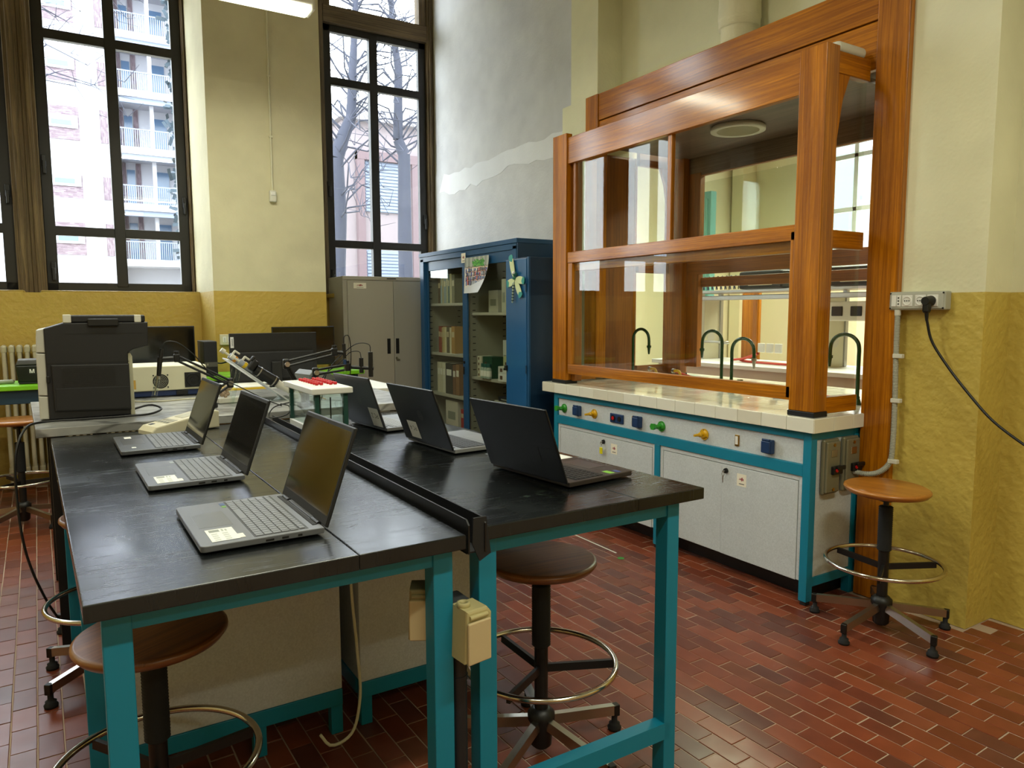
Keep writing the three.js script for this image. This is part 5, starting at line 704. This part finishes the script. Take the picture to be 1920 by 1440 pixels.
  const ph = canvasTex(512, 384, (g, w, h) => {
    g.fillStyle = '#d8d6cc'; g.fillRect(0, 0, w, h); g.fillStyle = '#9aa095'; g.fillRect(0, 0, w, h * 0.28); for (let i = 0; i < 12; i++) { g.fillStyle = i % 2 ? '#b9bab2' : '#8c8f88'; g.fillRect(i * 44, 0, 22, h * 0.26); }
    for (let i = 0; i < 90; i++) { g.fillStyle = ['#3f9a2a', '#67b43a', '#2d7a20'][i % 3]; g.beginPath(); g.ellipse(300 + (hash(i, 1, 9) - 0.5) * 230, 40 + hash(i, 2, 9) * 60, 26, 7, hash(i, 3, 9) * 3, 0, 7); g.fill(); }
    for (let r = 0; r < 4; r++) for (let i = 0; i < 17; i++) { const x = 24 + i * 28 + (r % 2) * 12 + hash(i, r, 3) * 8, y = 100 + r * 46 + hash(i, r, 4) * 12; g.fillStyle = ['#1f2530', '#2f3f8c', '#b33030', '#e2dfd6', '#5a3b2a', '#23498a', '#8a8f98', '#151515'][Math.floor(hash(i, r, 5) * 8)]; g.fillRect(x, y + 12, 24, 46); g.fillStyle = ['#e0b594', '#c99673', '#8a5a3c'][Math.floor(hash(i, r, 6) * 3)]; g.beginPath(); g.arc(x + 12, y + 4, 9, 0, 7); g.fill(); g.fillStyle = ['#1a1310', '#4a2f1c'][i % 2]; g.beginPath(); g.arc(x + 12, y, 9, 3.1, 6.3); g.fill(); }
    g.fillStyle = '#cfd2d4'; g.beginPath(); g.moveTo(0, 330); g.lineTo(512, 240); g.lineTo(512, 384); g.lineTo(0, 384); g.fill();
  });
  const pg = new THREE.PlaneGeometry(0.43, 0.31, 16, 12), pp = pg.attributes.position; for (let i = 0; i < pp.count; i++) { const u = pp.getX(i) / 0.43 + 0.5, v = 0.5 - pp.getY(i) / 0.31; pp.setZ(i, 0.004 + 0.07 * u * u * v * v + 0.012 * v * v); pp.setX(i, pp.getX(i) - 0.05 * u * v * v); } pg.computeVertexNormals(); pg.rotateY(-Math.PI / 2).translate(3.062, 1.745, -5.535);
  O('group_photograph', 'curling printed group photograph taped to the blue glass door', 'photograph', pg, std(0xffffff, 0.45, { map: ph, side: THREE.DoubleSide }));
}
{
  const t = T('blue_locker', 'narrow glossy blue steel locker with a dragonfly ornament on its door', 'locker', [2.90, 0, -4.455]), gl = phy(0x1c5687, 0.28, { clearcoat: 0.4, clearcoatRoughness: 0.15 });
  P(t, 'case', RBx(0.004, 0.45, 0.03, 1.822, -0.312, 0, 0.004), std(0x0e2b47, 0.4)); P(t, 'door', RBx(-0.014, 0.002, 0.05, 1.812, -0.308, -0.022, 0.004), gl); P(t, 'plinth', Bx(0.02, 0.43, 0, 0.03, -0.3, -0.01), M.black); P(t, 'edge_trim', RBx(-0.008, 0.008, 0.03, 1.822, -0.020, 0.002, 0.003), M.blueSteel); P(t, 'lock', [RBx(-0.03, -0.012, 0.975, 1.015, -0.315, -0.285, 0.004), Cx(0.009, 0.009, 0.02, -0.03, 0.985, -0.3, 12)], M.black); PE(t, 'hinge', [0.4, 1.0, 1.6].map((y) => C(0.006, 0.006, 0.06, -0.016, y, -0.022, 10)), M.blueSteelDark);
  const d = T('dragonfly_ornament', 'pale green dragonfly ornament with four wings hanging on the blue locker door', 'ornament', [2.872, 1.66, -4.61]);
  const wing = (a, L) => { const s = new THREE.Shape(); s.moveTo(0, 0); s.quadraticCurveTo(L * 0.35, 0.045, L * 0.85, 0.028); s.quadraticCurveTo(L * 1.05, 0.005, L * 0.85, -0.018); s.quadraticCurveTo(L * 0.4, -0.03, 0, 0); return new THREE.ExtrudeGeometry(s, { depth: 0.003, bevelEnabled: true, bevelSize: 0.001, bevelThickness: 0.001, bevelSegments: 1, curveSegments: 8 }).rotateZ(a).rotateY(-Math.PI / 2); };
  const mw = std(0xc9d3a4, 0.5), mt = std(0x2f8f8a, 0.4);
  for (const [a, L] of [[1.85, 0.19], [3.35, 0.11], [-0.12, 0.13], [-1.0, 0.15]]) { const q = P(d, 'wing', wing(a, L), mw); P(q, 'wing_tip', wing(a, L * 0.3).translate(-0.001, Math.sin(a) * L * 0.74, Math.cos(a) * L * 0.74), mt); }
  P(d, 'head', [new THREE.SphereGeometry(0.018, 16, 12).translate(-0.008, 0.045, 0.01), new THREE.SphereGeometry(0.014, 16, 12).translate(-0.01, 0.015, 0.005)], std(0x2f6f62, 0.4)); P(d, 'eye', [new THREE.SphereGeometry(0.012, 14, 10).translate(-0.022, 0.052, 0.016)], M.white); P(d, 'tail', [...Array(7).keys()].map((i) => new THREE.SphereGeometry(0.013 - i * 0.0008, 12, 8).scale(0.8, 1.05, 0.8).translate(-0.006, -0.03 - i * 0.022, -0.01 - i * 0.003)), std(0x9fb0a0, 0.45)); PE(d, 'tail_band', [...Array(6).keys()].map((i) => C(0.011, 0.011, 0.006, -0.006, -0.041 - i * 0.022, -0.0115 - i * 0.003, 12)), std(0x1f3f3c, 0.5));
}
// ---------- wall fittings ----------
{
  const t = T('motion_sensor', 'small white motion sensor fed by a thin conduit on the window pier', 'sensor', [1.588, 2.42, -6.498]); P(t, 'case', RBx(-0.03, 0.03, -0.05, 0.05, 0, 0.04, 0.014, 3), M.offWhite); P(t, 'lens', RBx(-0.02, 0.02, 0.005, 0.035, 0.03, 0.045, 0.006, 2), M.white); P(t, 'conduit', rod([0, 0.05, 0.012], [0.005, 3.17, 0.012], 0.008), M.cream); PE(t, 'clip', [0.5, 1.0, 1.55].map((y) => RBx(-0.014, 0.016, y - 0.008, y + 0.008, 0, 0.022, 0.003)), M.cream);
  const s = T('wall_socket', 'cream double socket box on the yellow pier beside the computer tower', 'socket', [1.16, 1.2, -6.498]); P(s, 'box', RBx(-0.05, 0.06, -0.045, 0.045, 0, 0.03, 0.006, 2), M.beige); PE(s, 'plate', [RBx(-0.03, 0.0, -0.025, 0.025, 0.028, 0.034, 0.003), RBx(0.01, 0.04, -0.025, 0.025, 0.028, 0.034, 0.003)], M.white); PE(s, 'pin_hole', [-0.015, 0.025].flatMap((x) => [-0.012, 0, 0.012].map((y) => Cz(0.003, 0.003, 0.002, x, y, 0.0345, 8))), M.black);
  const w = T('socket_strip', 'grey wall box with a switch and sockets, a black plug in its last socket', 'socket', [3.36, 1.466, -1.855], -Math.PI / 2);
  P(w, 'box', RBx(-0.128, 0.128, -0.042, 0.042, 0, 0.05, 0.006, 2), std(0xa9aa9e, 0.5)); P(w, 'cover', RBx(-0.12, 0.12, -0.036, 0.036, 0.046, 0.054, 0.003), std(0xb4b5aa, 0.5));
  P(w, 'switch', RBx(-0.112, -0.09, -0.026, 0.026, 0.05, 0.06, 0.002), M.white); const pc = P(w, 'italian_socket', RBx(-0.088, -0.07, -0.026, 0.026, 0.05, 0.058, 0.002), M.white); PE(pc, 'pin_hole', [-0.014, 0, 0.014].map((y) => Cz(0.0035, 0.0035, 0.002, -0.079, y, 0.0585, 8)), M.black);
  for (const x of [-0.04, 0.02, 0.075]) { const q = P(w, 'socket', [RBx(x - 0.024, x + 0.024, -0.026, 0.026, 0.05, 0.057, 0.002), lathe([[0.016, 0], [0.022, 0], [0.022, 0.004], [0.016, 0.004], [0.016, 0]], 24).rotateX(Math.PI / 2).translate(x, 0, 0.055)], M.white); PE(q, 'pin_hole', [-0.01, 0, 0.01].map((d) => Cz(0.0028, 0.0028, 0.002, x + d, 0, 0.0575, 8)), M.black); }
  PE(w, 'screw', [[-0.12, -0.034], [-0.12, 0.034], [0.12, -0.034], [0.12, 0.034]].map(([x, y]) => Cz(0.004, 0.004, 0.003, x, y, 0.053, 8)), M.black);
  const c = T('power_cord', 'black power cord with a thick plug hanging from the wall socket box', 'cable', [0, 0, 0]);
  P(c, 'plug', [Cx(0.018, 0.024, 0.045, 3.275, 1.464, -1.785, 20), RB(0.03, 0.06, 0.03, 0.01, 3.27, 1.44, -1.785), rod([3.27, 1.42, -1.785], [3.272, 1.375, -1.783], 0.010, 0.006)], M.black);
  P(c, 'cord', tube([[3.272, 1.38, -1.783], [3.285, 1.29, -1.765], [3.30, 1.18, -1.70], [3.30, 1.06, -1.60], [3.295, 0.96, -1.50], [3.29, 0.88, -1.38], [3.28, 0.83, -1.28], [3.26, 0.75, -1.1], [3.22, 0.68, -0.9]], 0.006, 90), M.black);
  const f = T('flexible_conduit', 'grey ribbed flexible conduit curving from the wall socket box to the switch', 'conduit', [0, 0, 0]); const path = new THREE.CatmullRomCurve3([[3.32, 1.425, -1.945], [3.318, 1.2, -1.942], [3.316, 0.95, -1.935], [3.314, 0.80, -1.935], [3.312, 0.70, -1.945], [3.30, 0.65, -1.985], [3.285, 0.632, -2.035], [3.268, 0.634, -2.085], [3.262, 0.636, -2.10]].map((p) => V(...p)), false, 'centripetal');
  P(f, 'tube', new THREE.TubeGeometry(path, 80, 0.0105, 10, false), std(0xa8a99c, 0.55)); const ribs = []; const nr = 130; for (let i = 1; i < nr; i++) { const p = path.getPointAt(i / nr), d = path.getTangentAt(i / nr); ribs.push(new THREE.TorusGeometry(0.0115, 0.0018, 5, 12).applyQuaternion(new THREE.Quaternion().setFromUnitVectors(V(0, 0, 1), d)).translate(p.x, p.y, p.z)); } P(f, 'ribs', ribs, std(0xb2b3a6, 0.55)).userData.kind = 'stuff'; P(f, 'end_sleeve', rod([3.32, 1.425, -1.945], [3.32, 1.40, -1.945], 0.014), M.offWhite); PE(f, 'clip', [1.21, 1.0, 0.71].map((y) => RBx(3.30, 3.325, y - 0.01, y + 0.01, -1.95, -1.905, 0.003)), M.offWhite);
}
// small things on the floor
O('floor_tape', 'thin pale strip of tape stuck on the red tiles between table and counter', 'tape', boxUV(new THREE.BoxGeometry(0.012, 0.0006, 0.42).rotateY(-0.01).translate(2.708, 0.0016, -3.43)), M.offWhite);
O('green_spot', 'small green paint spot on the red tiles between table and counter', 'stain', C(0.02, 0.02, 0.0006, 2.67, 0.0016, -3.136, 20), std(0x3f8f3a, 0.6));
renderer.render(scene, camera);
